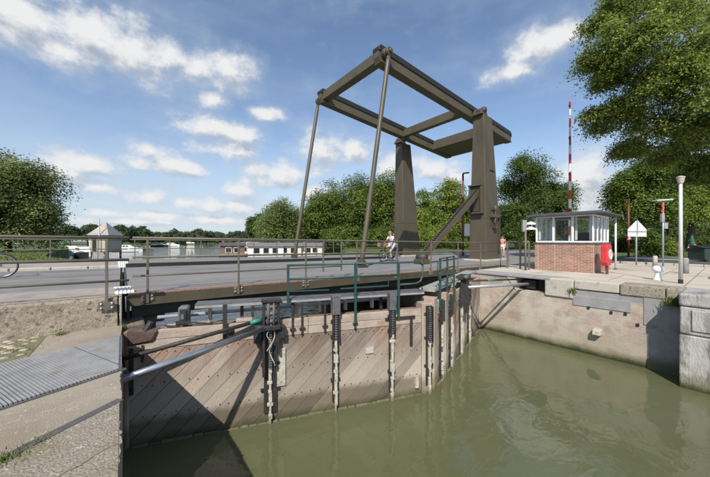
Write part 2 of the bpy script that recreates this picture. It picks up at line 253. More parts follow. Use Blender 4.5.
def leaf_mat(name, dark, light, trans=0.35):
    m = bpy.data.materials.new(name); m.use_nodes = True; t = m.node_tree; b = t.nodes['Principled BSDF']; o = t.nodes['Material Output']
    a = nd(t, 'ShaderNodeAttribute', attribute_name='tone'); mx_ = nd(t, 'ShaderNodeMix', data_type='RGBA'); lk(t, a.outputs['Fac'], mx_.inputs[0])
    mx_.inputs[6].default_value = (*dark, 1); mx_.inputs[7].default_value = (*light, 1); lk(t, mx_.outputs[2], b.inputs['Base Color'])
    b.inputs['Roughness'].default_value = 0.5; b.inputs['Specular IOR Level'].default_value = 0.22
    tr = nd(t, 'ShaderNodeBsdfTranslucent'); hs = nd(t, 'ShaderNodeHueSaturation'); hs.inputs['Value'].default_value = 1.5; lk(t, mx_.outputs[2], hs.inputs['Color']); lk(t, hs.outputs[0], tr.inputs['Color'])
    ms = nd(t, 'ShaderNodeMixShader'); ms.inputs[0].default_value = trans; lk(t, b.outputs[0], ms.inputs[1]); lk(t, tr.outputs[0], ms.inputs[2]); lk(t, ms.outputs[0], o.inputs['Surface'])
    MATS[name] = m; return m
LF = leaf_mat('leaf_mid', (0.032, 0.06, 0.011), (0.215, 0.28, 0.052))
LD = leaf_mat('leaf_dark', (0.025, 0.05, 0.011), (0.145, 0.2, 0.042))
LB = leaf_mat('leaf_bright', (0.06, 0.095, 0.015), (0.3, 0.365, 0.062))
LW = leaf_mat('leaf_willow', (0.075, 0.105, 0.03), (0.255, 0.295, 0.1))
LL = leaf_mat('leaf_linden', (0.03, 0.05, 0.013), (0.3, 0.34, 0.115))
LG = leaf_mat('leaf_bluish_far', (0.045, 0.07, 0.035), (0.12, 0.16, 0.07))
LR = leaf_mat('leaf_overhang', (0.042, 0.07, 0.015), (0.34, 0.4, 0.088), 0.4)

def glass_mat(name, tint=(0.9, 0.95, 0.95), rough=0.02, refl=0.25):
    m = bpy.data.materials.new(name); m.use_nodes = True; t = m.node_tree; o = t.nodes['Material Output']
    tr = nd(t, 'ShaderNodeBsdfTransparent'); tr.inputs[0].default_value = (*tint, 1)
    gl = nd(t, 'ShaderNodeBsdfGlossy'); gl.inputs['Roughness'].default_value = rough
    fr = nd(t, 'ShaderNodeFresnel'); fr.inputs[0].default_value = 1.5
    mm = nd(t, 'ShaderNodeMath', operation='MULTIPLY_ADD'); lk(t, fr.outputs[0], mm.inputs[0]); mm.inputs[1].default_value = 0.75; mm.inputs[2].default_value = refl
    ms = nd(t, 'ShaderNodeMixShader'); lk(t, mm.outputs[0], ms.inputs[0]); lk(t, tr.outputs[0], ms.inputs[1]); lk(t, gl.outputs[0], ms.inputs[2]); lk(t, ms.outputs[0], o.inputs['Surface'])
    MATS[name] = m; return m
glass = glass_mat('window_glass', refl=0.0)
darkglass = mat('dark_glass', (0.02, 0.025, 0.03), (0.03, 0.035, 0.04), 2, 0.08, 0)

# water: murky green with light ripples
wm = bpy.data.materials.new('canal_water'); wm.use_nodes = True; t = wm.node_tree; b = t.nodes['Principled BSDF']
g = nd(t, 'ShaderNodeNewGeometry'); n = nd(t, 'ShaderNodeTexNoise'); n.inputs['Scale'].default_value = 0.35; n.inputs['Detail'].default_value = 5; lk(t, g.outputs['Position'], n.inputs['Vector'])
mxw = nd(t, 'ShaderNodeMix', data_type='RGBA'); lk(t, n.outputs['Fac'], mxw.inputs[0]); mxw.inputs[6].default_value = (0.085, 0.090, 0.042, 1); mxw.inputs[7].default_value = (0.116, 0.121, 0.062, 1); lk(t, mxw.outputs[2], b.inputs['Base Color'])
b.inputs['Roughness'].default_value = 0.015; b.inputs['IOR'].default_value = 1.5
st = nd(t, 'ShaderNodeVectorMath', operation='MULTIPLY'); st.inputs[1].default_value = (1, 1.5, 1); lk(t, g.outputs['Position'], st.inputs[0])
w1 = nd(t, 'ShaderNodeTexNoise'); w1.inputs['Scale'].default_value = 1.3; w1.inputs['Detail'].default_value = 2; w1.inputs['Distortion'].default_value = .8; lk(t, st.outputs[0], w1.inputs['Vector'])
w2 = nd(t, 'ShaderNodeTexNoise'); w2.inputs['Scale'].default_value = 5; w2.inputs['Detail'].default_value = 3; lk(t, st.outputs[0], w2.inputs['Vector'])
ad = nd(t, 'ShaderNodeMath', operation='MULTIPLY_ADD'); lk(t, w2.outputs['Fac'], ad.inputs[0]); ad.inputs[1].default_value = 0.22; lk(t, w1.outputs['Fac'], ad.inputs[2])
bp = nd(t, 'ShaderNodeBump'); bp.inputs['Distance'].default_value = 0.14; spw = nd(t, 'ShaderNodeSeparateXYZ'); lk(t, g.outputs['Position'], spw.inputs[0]); mrw = nd(t, 'ShaderNodeMapRange'); mrw.inputs['From Min'].default_value = 8; mrw.inputs['From Max'].default_value = 30; mrw.inputs['To Min'].default_value = .13; mrw.inputs['To Max'].default_value = .55; lk(t, spw.outputs[1], mrw.inputs['Value']); lk(t, mrw.outputs[0], bp.inputs['Strength']); lk(t, ad.outputs[0], bp.inputs['Height']); lk(t, bp.outputs[0], b.inputs['Normal'])

# ------------------------------------------------------------------ mesh helpers
class MB:
    def __init__(s): s.v = []; s.f = []
    def add(s, vs, fs):
        o = len(s.v); s.v += [Vector(p) for p in vs]; s.f += [tuple(i + o for i in f) for f in fs]; return s
    def hexa(s, p): return s.add(p, [(3, 2, 1, 0), (4, 5, 6, 7), (0, 1, 5, 4), (1, 2, 6, 5), (2, 3, 7, 6), (3, 0, 4, 7)])
    def box(s, x0, x1, y0, y1, z0, z1):
        return s.hexa([(x0, y0, z0), (x1, y0, z0), (x1, y1, z0), (x0, y1, z0), (x0, y0, z1), (x1, y0, z1), (x1, y1, z1), (x0, y1, z1)])
    def bar(s, p0, p1, w, h, up=(0, 0, 1)):
        p0, p1 = Vector(p0), Vector(p1); d = (p1 - p0).normalized(); u = Vector(up)
        if abs(d.dot(u)) > 0.98: u = Vector((1, 0, 0)) if abs(d.x) < 0.9 else Vector((0, 1, 0))
        sd = d.cross(u).normalized(); u = sd.cross(d).normalized()
        q = [(-w / 2, -h / 2), (w / 2, -h / 2), (w / 2, h / 2), (-w / 2, h / 2)]
        return s.hexa([p0 + sd * a + u * b for a, b in q] + [p1 + sd * a + u * b for a, b in q])
    def tube(s, pts, r, n=8, caps=True):
        pts = [Vector(p) for p in pts]; rs = r if isinstance(r, (list, tuple)) else [r] * len(pts); o = len(s.v); prevs = None
        for i, p in enumerate(pts):
            d = (pts[min(i + 1, len(pts) - 1)] - pts[max(i - 1, 0)]).normalized()
            a = prevs if prevs is not None else (Vector((0, 0, 1)) if abs(d.z) < 0.9 else Vector((1, 0, 0)))
            a = (a - d * a.dot(d)).normalized(); prevs = a; b_ = d.cross(a)
            for k in range(n):
                th = 2 * math.pi * k / n; s.v.append(p + (a * math.cos(th) + b_ * math.sin(th)) * rs[i])
        for i in range(len(pts) - 1):
            for k in range(n):
                s.f.append((o + i * n + k, o + i * n + (k + 1) % n, o + (i + 1) * n + (k + 1) % n, o + (i + 1) * n + k))
        if caps:
            s.f.append(tuple(o + k for k in range(n))[::-1]); s.f.append(tuple(o + (len(pts) - 1) * n + k for k in range(n)))
        return s
    def lathe(s, c, prof, n=16):
        return s.tube([(c[0], c[1], c[2] + z) for r, z in prof], [max(r, 0.001) for r, z in prof], n)
    def prism(s, pts, ext):
        """planar polygon (3D points) extruded by vector"""
        pts = [Vector(p) for p in pts]; e = Vector(ext); n = len(pts)
        return s.add(pts + [p + e for p in pts], [tuple(range(n))[::-1], tuple(range(n, 2 * n))] + [(i, (i + 1) % n, n + (i + 1) % n, n + i) for i in range(n)])
    def ball(s, c, rx, ry, rz, nu=10, nv=7):
        c = Vector(c); o = len(s.v)
        for j in range(1, nv):
            ph = math.pi * j / nv
            for k in range(nu):
                th = 2 * math.pi * k / nu; s.v.append(c + Vector((rx * math.sin(ph) * math.cos(th), ry * math.sin(ph) * math.sin(th), rz * math.cos(ph))))
        a = len(s.v); s.v.append(c + Vector((0, 0, rz))); s.v.append(c - Vector((0, 0, rz)))
        for j in range(nv - 2):
            for k in range(nu): s.f.append((o + j * nu + k, o + (j + 1) * nu + k, o + (j + 1) * nu + (k + 1) % nu, o + j * nu + (k + 1) % nu))
        for k in range(nu):
            s.f.append((a, o + k, o + (k + 1) % nu)); l = o + (nv - 2) * nu; s.f.append((a + 1, l + (k + 1) % nu, l + k))
        return s
    def torus(s, c, R_, r, axis='y', n=28, m=6):
        c = Vector(c); pts = []
        o = len(s.v)
        for i in range(n):
            a = 2 * math.pi * i / n
            for j in range(m):
                b_ = 2 * math.pi * j / m; q = R_ + r * math.cos(b_); h = r * math.sin(b_)
                p = (q * math.cos(a), h, q * math.sin(a)) if axis == 'y' else ((q * math.cos(a), q * math.sin(a), h) if axis == 'z' else (h, q * math.cos(a), q * math.sin(a)))
                s.v.append(c + Vector(p))
        for i in range(n):
            for j in range(m): s.f.append((o + i * m + j, o + ((i + 1) % n) * m + j, o + ((i + 1) % n) * m + (j + 1) % m, o + i * m + (j + 1) % m))
        return s
    def xf(s, M): s.v = [M @ p for p in s.v]; return s
    def build(s, name, material, parent=None, local=False, smooth=False, bevel=0, seg=1):
        off = Vector((0, 0, 0))
        if parent is not None and not local:
            p = parent
            while p is not None: off += Vector(p.location); p = p.parent
        me = bpy.data.meshes.new(name); me.from_pydata([tuple(p - off) for p in s.v], [], s.f); me.validate()
        bm = bmesh.new(); bm.from_mesh(me); bmesh.ops.recalc_face_normals(bm, faces=bm.faces); bm.to_mesh(me); bm.free()
        if smooth:
            me.shade_smooth() if hasattr(me, 'shade_smooth') else [setattr(q, 'use_smooth', True) for q in me.polygons]
        me.materials.append(material); o = bpy.data.objects.new(name, me); COL.objects.link(o)
        if parent is not None: o.parent = parent
        if bevel:
            md = o.modifiers.new('bevel', 'BEVEL'); md.width = bevel; md.segments = seg; md.limit_method = 'ANGLE'; md.angle_limit = R(40)
        return o
def tag(o, label=None, cat=None, group=None, kind=None):
    if label: o['label'] = label
    if cat: o['category'] = cat
    if group: o['group'] = group
    if kind: o['kind'] = kind
    return o
def thing(name, label, cat, loc=(0, 0, 0), rz=0, group=None):
    o = bpy.data.objects.new(name, None); COL.objects.link(o); o.location = loc; o.rotation_euler = (0, 0, rz); o.empty_display_size = 0.3
    return tag(o, label, cat, group)
def struct(o): o['kind'] = 'structure'; return o
def poly(name, pts, z, m, depth=0.0):
    mb = MB()
    if depth: mb.prism([(x, y, z - depth) for x, y in pts], (0, 0, depth))
    else: mb.add([(x, y, z) for x, y in pts], [tuple(range(len(pts)))])
    o = mb.build(name, m)
    if not depth:
        me = o.data
        if me.polygons[0].normal.z < 0: me.flip_normals()
    return struct(o)
def zd(u): return 0.08 - 0.0115 * u

# ------------------------------------------------------------------ water and land
WZ = -2.40
wo_ = MB().add([(-1500, -60, WZ), (1500, -60, WZ), (1500, 1500, WZ), (-1500, 1500, WZ)], [(0, 1, 2, 3)]).build('water', wm); struct(wo_)
poly('ground_right', [(12.2, -60), (12.2, 6.97), (15.4, 6.97), (15.4, 19.3), (24, 34), (38, 46), (25, 66), (20, 80), (48, 160), (125, 290), (150, 318), (1400, 318), (1400, -60)], -0.16, grassm, 3.2)
poly('ground_left', [(0, 7.42), (0, 18.8), (-1.1, 20.4), (-4.4, 30.6), (-5.4, 39.4), (-6.2, 60), (-11, 100), (-60, 200), (-150, 330), (-1400, 330), (-1400, 7.42)], 0.02, grassm, 3.2)
poly('ground_far', [(-1400, 331), (-151, 331), (-40, 322), (60, 330), (150, 319), (1400, 319), (1400, 1450), (-1400, 1450)], -1.6, grassm, 1.5)
# right bank paving and roads
poly('pavement', [(12.2, -55), (12.2, 6.97), (15.4, 6.97), (15.4, 7.3), (22.2, 7.3), (22.2, -55)], -0.13, sand)
poly('bridge_road', [(15.4, 7.3), (15.4, 19.2), (90, 19.2), (90, 8.6), (29, 8.6), (29, 7.3)], -0.122, asph)
poly('side_road', [(22.9, -55), (22.9, 7.28), (28.4, 7.28), (28.4, -55)], -0.145, asphd)
poly('terrace_paving', [(28.7, -30), (28.7, 5.2), (33, 5.0), (33, 2.0), (60, 2.0), (60, -30)], -0.135, sand)
pav = bpy.data.objects['pavement']
for i, (x0, y0, x1, y1) in enumerate(((12.3, .9, 22, .9), (13.25, -8, 13.25, 3.3), (12.3, 2.55, 14.5, 2.55), (17.3, -8, 17.3, 3.2), (12.3, -2, 22, -2), (19.8, -8, 19.8, 7.2), (14.4, 1.7, 22, 1.7))):
    MB().bar((x0, y0, -.129), (x1, y1, -.129), .02, .006).build('paving_joint', soil, pav)
MB().box(15.6, 16.1, .2, .6, -.134, -.122).build('drain_cover', iron, pav)
kb = thing('kerb', 'low pale concrete kerb between sandy paving and dark side road', 'kerb', (22.5, -10, -0.13))
y = -30.0
while y < 7.0:
    MB().box(22.3, 22.48, y, y + 0.98, -0.16, -0.02).build('kerb_stone', concl, kb, bevel=0.015); y += 1.0
# left bank road
def road_strip(name, v0, v1, m, dz, u0=-60.0, u1=-0.05):
    return struct(MB().add([(u0, v0, 0.35 + dz), (-12, v0, 0.22 + dz), (u1, v0, zd(u1) + dz), (u1, v1, zd(u1) + dz), (-12, v1, 0.22 + dz), (u0, v1, 0.35 + dz)], [(0, 1, 4, 5), (1, 2, 3, 4)]).build(name, m))
road_strip('approach_pavement', 7.41, 8.9, pinkp, 0.0)
road_strip('approach_road', 8.9, 15.2, asph, -0.006)
road_strip('approach_footway', 15.2, 18.7, pinkp, 0.07)
lk_ = thing('kerb', 'pale worn kerb on far side of the left approach road', 'kerb', (-10, 15.2, 0.1))
x = -20.0
while x < -0.9:
    MB().hexa([(x, 15.1, 0), (x + .97, 15.1, 0), (x + .97, 15.26, 0), (x, 15.26, 0), (x, 15.1, zd(x) + .09), (x + .97, 15.1, zd(x + 1) + .09), (x + .97, 15.26, zd(x + 1) + .09), (x, 15.26, zd(x) + .09)]).build('kerb_stone', concl, lk_, bevel=0.02); x += 1.0

# ------------------------------------------------------------------ near left platform (camera side)
pm = MB(); edge = []
yv = -12.0
while yv <= 6.18:
    edge.append((-0.010 + 0.018 * math.sin(yv * 7) * rng.random() + rng.uniform(-0.012, 0.006), yv)); yv += rng.choice([.015, .03, .06, .09])
pr = [(-30, -12)] + edge + [(0.0, 6.95), (-30, 6.95)]
pm.prism([(x, y, -4.0) for x, y in pr], (0, 0, 3.6))
plat = struct(pm.build('lock_platform', concp, bevel=0.0))
e_ = Vector((0.917, 0.40, 0)); w_ = Vector((0.40, -0.917, 0)); A_ = Vector((0.0, 6.17, -0.4))
slot = MB(); p0, p1 = Vector((-0.012, 3.70, 0)), Vector((-1.6, 2.53, 0)); sd = Vector((0.59, -0.8, 0)) * 0.042
slot.prism([p0 + sd + Vector((0, 0, -0.41)), p0 - sd + Vector((0, 0, -0.41)), p1 - sd + Vector((0, 0, -0.41)), p1 + sd + Vector((0, 0, -0.41))], (0, 0, 0.0145)).build('slot_cover', mat('slot_grey', (0.07, 0.065, 0.065), (0.11, 0.10, 0.098), 20, 0.9, 0.5, 60), plat)
oldpour = mat('old_pour', (0.17, 0.14, 0.105), (0.37, 0.32, 0.25), 55, 0.95, 0.9, 60, c3=(0.21, 0.175, 0.115), s3=1.6, t3=(0.42, 0.62), c4=((0.47, 0.42, 0.35), 16.0, (0.58, 0.66)))
spl = [(-0.022, 3.63), (-1.6, 2.47), (-4.0, .70), (-4.0, -3), (-0.03, -3)]
MB().prism([(x, y, -.41) for x, y in spl], (0, 0, .014)).build('near_slab', oldpour, plat)
crk = MB(); cy_ = Vector((-.02, 2.9, -.394))
for i in range(26):
    nx = cy_ + Vector((-.07, -.035 + rng.uniform(-.03, .03), 0)); crk.bar(cy_, nx, .006 + .004 * rng.random(), .003); cy_ = nx
crk.build('crack', soil, plat)
# ribbed steel grating
gr = thing('ribbed_steel_cover', 'grey ribbed steel pit cover set into the concrete platform', 'cover plate', (-0.6, 5.2, -0.4))
def clipu(p, q, umax):
    if p.x <= umax and q.x <= umax: return p, q
    if p.x > umax and q.x > umax: return None
    t_ = (umax - p.x) / (q.x - p.x); m_ = p + (q - p) * t_
    return (p, m_) if p.x <= umax else (m_, q)
for pi, (s0, s1, sp) in enumerate([(0.0, 0.62, 0.024), (0.63, 1.75, 0.031), (1.76, 2.9, 0.031)]):
    basep = [A_ - e_ * s0, A_ - e_ * s1, A_ - e_ * s1 + w_ * 1.5, A_ - e_ * s0 + w_ * 1.5]
    if pi == 0: basep = [Vector((-0.03, 6.14, -0.4)), A_ - e_ * s1, A_ - e_ * s1 + w_ * 1.5, Vector((-0.03, 4.56, -0.4))]
    panel = MB().prism([p + Vector((0, 0, -0.01)) for p in basep], (0, 0, 0.016)).build('cover_panel', mat('grating_dark', (.055, .055, .06), (.09, .085, .085), 8, .8, .3), gr)
    rb = MB(); s_ = s0 + sp / 2 - (0.62 if pi == 0 else 0)
    while s_ < s1 - sp * 0.4:
        c = clipu(A_ - e_ * s_ + w_ * 0.015, A_ - e_ * s_ + w_ * 1.485, -0.035)
        if c and (c[0] - c[1]).length > 0.06: rb.bar(c[0] + Vector((0, 0, 0.016)), c[1] + Vector((0, 0, 0.016)), sp * 0.56, 0.022)
        s_ += sp
    tag(rb.build('rib', grate_m, panel), kind='stuff')
MB().box(-0.026, -0.004, 4.55, 6.16, -0.42, -0.385).build('edge_bar', greyiron, gr)
MB().bar(A_ + w_ * 1.51 - e_ * 0.62 + Vector((0, 0, 0.004)), A_ + w_ * 1.51 - e_ * 2.6 + Vector((0, 0, 0.004)), 0.02, 0.02).build('edge_bar', greyiron, gr)
MB().box(-0.075, -0.045, 6.16, 6.19, -0.4, -0.1).xf(Matrix.Identity(4))
# retaining wall of the approach road, with pitted face
rw = thing('retaining_wall', 'pitted concrete retaining wall carrying the left approach road', 'wall', (-6, 7.2, -0.4))
wf = MB(); nu_, nz_ = 260, 14; us = [-14 + 13.93 * (i / nu_) ** 0.45 for i in range(nu_ + 1)]
from mathutils import noise as mnoise
def wz(u, k): return -0.45 + (zd(max(u, -12)) + 0.035 + 0.45) * k / nz_
gv = [[Vector((u, 6.98 - 0.012 * mnoise.noise((u * 9, k * 0.9, 2)) - 0.014 * mnoise.noise((u * 21, k * 2.0, 5)) - 0.06 * (1 - k / nz_), wz(u, k))) for k in range(nz_ + 1)] for u in us]
o0 = len(wf.v)
for r_ in gv: wf.v += r_
for i in range(nu_):
    for k in range(nz_): wf.f.append((i * (nz_ + 1) + k, (i + 1) * (nz_ + 1) + k, (i + 1) * (nz_ + 1) + k + 1, i * (nz_ + 1) + k + 1))
o1 = len(wf.v)
for u in us: wf.v.append(Vector((u, 7.40, wz(u, nz_) - 0.005)))
for i in range(nu_): wf.f.append((i * (nz_ + 1) + nz_, (i + 1) * (nz_ + 1) + nz_, o1 + i + 1, o1 + i))
wf.build('wall_face', concr, rw, smooth=True)
MB().box(-0.05, -0.004, 6.97, 7.40, -0.45, 0.10).build('wall_end', conc, rw, bevel=0.01)
# cobbles with moss at the far left
cb = struct(MB().prism([(-0.97, 6.9, -0.42), (-0.99, 5.75, -0.42), (-1.55, 5.52, -0.42), (-6, 4.2, -0.42), (-6, 6.9, -0.42)], (0, 0, 0.026)).build('cobble_bed', soil))
cm = MB(); cm.ball((0, 0, 0), 0.06, 0.036, 0.018, 8, 5); cobj = cm.build('cobble', stonem, cb, smooth=True); first = True
for i in range(8):
    for j in range(9):
        x_ = -1.08 - i * 0.15 + rng.uniform(-.02, .02) - 0.07 * (j % 2); y_ = 5.95 + j * 0.115 + rng.uniform(-.015, .015) - 0.02 * i
        if x_ < -2.3 or rng.random() < 0.12: continue
        o = cobj if first else cobj.copy()
        if not first: COL.objects.link(o)
        first = False; o.location = (x_, y_, -0.395); o.rotation_euler = (rng.uniform(-.1, .1), rng.uniform(-.1, .1), rng.uniform(-.5, .5)); s_ = rng.uniform(.8, 1.25); o.scale = (s_, s_, s_)

# ------------------------------------------------------------------ weeds
def blades(n, cx, cy, cz, spread, h, seed, wd=0.006):
    rr = random.Random(seed); mb = MB()
    for i in range(n):
        a = rr.uniform(0, 6.28); d = abs(rr.gauss(0, spread)); x_, y_ = cx + d * math.cos(a), cy + d * math.sin(a) ; hh = h * rr.uniform(.4, 1.1); la = rr.uniform(0, 6.28); lean = rr.uniform(.1, .7) * hh
        w = Vector((math.sin(la), -math.cos(la), 0)) * wd; b0 = Vector((x_, y_, cz)); m_ = b0 + Vector((math.cos(la) * lean * .3, math.sin(la) * lean * .3, hh * .6)); tp = b0 + Vector((math.cos(la) * lean, math.sin(la) * lean, hh))
        mb.add([b0 - w, b0 + w, m_ + w * .8, m_ - w * .8, tp], [(0, 1, 2, 3), (3, 2, 4)])
    return mb
weed = mat('weed_green', (0.075, 0.11, 0.02), (0.17, 0.19, 0.05), 9, 0.7, 0)
def weedtuft(x_, y_, z_, n, sp, h, seed, label, wd=0.004):
    r_ = thing('weed_tuft', label, 'weed', (x_, y_, z_), group='weeds in the stonework')
    tag(blades(n, x_, y_, z_ - 0.01, sp, h, seed, wd).build('leaf_blades', weed, r_), kind='stuff')
weedtuft(-0.66, 3.18, -0.4, 260, 0.075, 0.05, 1, 'green grass tuft growing at lower left end of the dark slot')
weedtuft(-0.50, 3.30, -0.4, 120, 0.06, 0.03, 11, 'thin yellowing grass beside the dark slot in the platform')
weedtuft(-0.80, 6.85, -0.4, 120, 0.07, 0.07, 2, 'small weed tuft at foot of the pitted retaining wall')
weedtuft(-1.15, 6.25, -0.4, 160, 0.16, 0.05, 3, 'flat moss and grass among the mossy cobbles')
weedtuft(-1.45, 5.95, -0.4, 160, 0.16, 0.05, 4, 'grass between cobbles at the left picture edge')
weedtuft(0.03, 6.9, -0.5, 80, 0.06, 0.16, 5, 'weed hanging where platform meets the bridge abutment')
weedtuft(11.46, 3.25, -0.52, 130, 0.07, 0.18, 6, 'weed growing from joint right of the wall niche', 0.01)
weedtuft(11.42, 1.03, -0.55, 260, 0.11, 0.25, 8, 'leafy weed in corner between brick wall and concrete pier', 0.012)

# ------------------------------------------------------------------ lock walls
U1 = 11.5
lw = thing('lock_wall', 'tall weathered brick lock wall along the right quay', 'wall', (11.8, 1, -4))
MB().box(U1, 12.2, -0.2, 4.08, -4.2, -0.62).build('brick_face', wallbrick, lw)
MB().box(U1, 12.2, 4.08, 5.06, -4.2, -0.66).build('brick_face', wallbrick, lw)
MB().box(U1, 12.2, 5.06, 6.95, -4.2, -0.21).build('brick_face', wallbrick, lw)
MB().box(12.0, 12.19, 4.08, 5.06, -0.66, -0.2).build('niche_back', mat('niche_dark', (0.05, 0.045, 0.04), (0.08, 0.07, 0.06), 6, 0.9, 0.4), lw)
MB().prism([(11.43, 3.9, -0.2), (11.46, 6.9, -0.2), (12.22, 6.9, -0.2), (12.22, 3.4, -0.2)], (0, 0, 0.085)).build('cover_slab', concg, lw, bevel=0.012)
MB().box(11.44, 12.2, 3.24, 4.06, -0.72, -0.118).build('coping_stone', concl, lw, bevel=0.03, seg=2)
for (a, b_, z0, m_) in [(2.12, 3.22, -0.40, concl), (1.18, 2.10, -0.43, concr), (0.86, 1.16, -0.42, concr)]:
    MB().box(11.46, 12.2, a, b_, z0, -0.112).build('coping_stone', m_, lw, bevel=0.03, seg=2)
MB().box(11.50, 12.2, 0.85, 4.05, -0.62, -0.43).build('mortar_bed', concg, lw)
MB().box(11.475, 11.6, 1.86, 3.26, -0.92, -0.60).build('render_panel', concg, lw, bevel=0.008)
MB().box(11.48, 11.6, -0.1, 1.60, -1.2, -0.44).build('render_panel', concg, lw, bevel=0.006)
MB().box(11.485, 11.6, -0.1, 1.53, -4.1, -1.2).build('render_panel', concg, lw, bevel=0.006)
MB().hexa([(11.3, 2.52, -1.72), (11.6, 2.5, -1.72), (11.6, 2.72, -1.72), (11.3, 2.72, -1.72), (11.32, 2.52, -1.56), (11.6, 2.5, -1.53), (11.6, 2.72, -1.53), (11.32, 2.72, -1.56)]).build('stone_corbel', concl, lw, bevel=0.012)
for (yy, zz) in [(1.72, -1.22), (2.85, -0.93), (2.3, -0.98), (1.98, -0.96)]:
    MB().box(11.47, 11.53, yy - .03, yy + .03, zz - .05, zz + .03).build('weep_hole', blackp, lw)
MB().prism([(11.47, 5.03, -0.22), (11.47, 5.35, -0.22), (11.47, 5.03, -0.66)], (0.3, 0, 0)).build('niche_cheek', concl, lw)
lw2 = thing('bridge_abutment', 'stone abutment under the right end of the bridge deck', 'wall', (12.5, 12, -4))
MB().box(U1 + .01, 15.39, 6.96, 19.3, -4.2, -0.56).build('brick_face', wallbrick, lw2)
MB().box(14.9, 15.38, 7.0, 19.3, -0.56, -0.40).build('back_wall', concl, lw2)
# pier, nearer
pr_ = thing('concrete_pier', 'weathered grey concrete pier with raised panel at the right edge', 'pier', (11.2, -1, -4))
MB().box(10.67, 12.19, -4.0, 0.86, -4.2, -1.12).build('lower_block', concpier, pr_, bevel=0.03, seg=2)
MB().box(10.69, 12.19, -4.0, 0.85, -1.10, -0.44).build('upper_block', concpier, pr_, bevel=0.03, seg=2)
MB().box(10.66, 12.19, -4.0, 0.87, -0.43, -0.12).build('cap_stone', concpier, pr_, bevel=0.06, seg=3)
MB().box(10.655, 10.75, 0.28, 0.66, -1.0, -0.50).build('raised_panel', concpier, pr_, bevel=0.015)
MB().box(10.645, 10.75, -0.4, 0.25, -2.1, -0.48).build('raised_panel', concpier, pr_, bevel=0.02)
MB().box(10.655, 10.75, -0.9, 0.10, -2.3, -1.2).build('raised_panel', concpier, pr_, bevel=0.03)
# left abutment below the bridge
la = thing('bridge_abutment', 'dark mossy abutment under the left end of the bridge deck', 'wall', (0, 12, -4))
stoned = mat('abutment_stone', (0.13, 0.105, 0.07), (0.20, 0.165, 0.115), 5, 0.95, 0.8, 25, c3=(0.07, 0.08, 0.03), s3=4, bands=[(-2.2, -1.8, (0.09, 0.08, 0.04))])
MB().box(-1.5, 0.06, 7.0, 18.8, -4.2, -0.42).build('wall_body', stoned, la)
MB().box(-0.5, 0.02, 6.16, 7.0, -4.2, -0.44).build('quoin', stoned, la, bevel=0.03)
MB().box(0.05, 0.62, 8.3, 9.3, -1.2, -0.62).build('bearing_stone', mat('ochre_stone', (0.33, 0.25, 0.14), (0.42, 0.33, 0.20), 6, 0.95, 0.7, 30), la, bevel=0.06, seg=2)
MB().box(0.05, 0.95, 7.7, 9.8, -1.7, -1.22).build('bearing_stone', stoned, la, bevel=0.05, seg=2)
MB().box(0.2, 0.75, 7.75, 8.2, -0.62, -0.44).build('bearing_pad', stoned, la, bevel=.05, seg=2)
MB().box(0.05, 0.35, 7.0, 8.4, -0.75, -0.42).build('bearing_ledge', stoned, la, bevel=0.04, seg=2)

# ------------------------------------------------------------------ mitre gates
def clip_poly(P, f):
    out = []
    for i in range(len(P)):
        a, b_ = P[i], P[(i + 1) % len(P)]; fa, fb = f(a), f(b_)
        if fa >= 0: out.append(a)
        if (fa >= 0) != (fb >= 0): t_ = fa / (fa - fb); out.append((a[0] + (b_[0] - a[0]) * t_, a[1] + (b_[1] - a[1]) * t_))
    return out
class Leaf:
    def __init__(s, H, M): s.H = Vector((*H, 0)); s.e = (Vector((*M, 0)) - s.H).normalized(); n_ = Vector((s.e.y, -s.e.x, 0)); s.n = n_ if n_.y < 0 else -n_
    def p(s, a, z, off=0): q = s.H + s.e * a + s.n * off; return Vector((q.x, q.y, z))
    def blk(s, mb, a0, a1, z0, z1, o0, o1):
        return mb.hexa([s.p(a0, z0, o0), s.p(a1, z0, o0), s.p(a1, z0, o1), s.p(a0, z0, o1), s.p(a0, z1, o0), s.p(a1, z1, o0), s.p(a1, z1, o1), s.p(a0, z1, o1)])
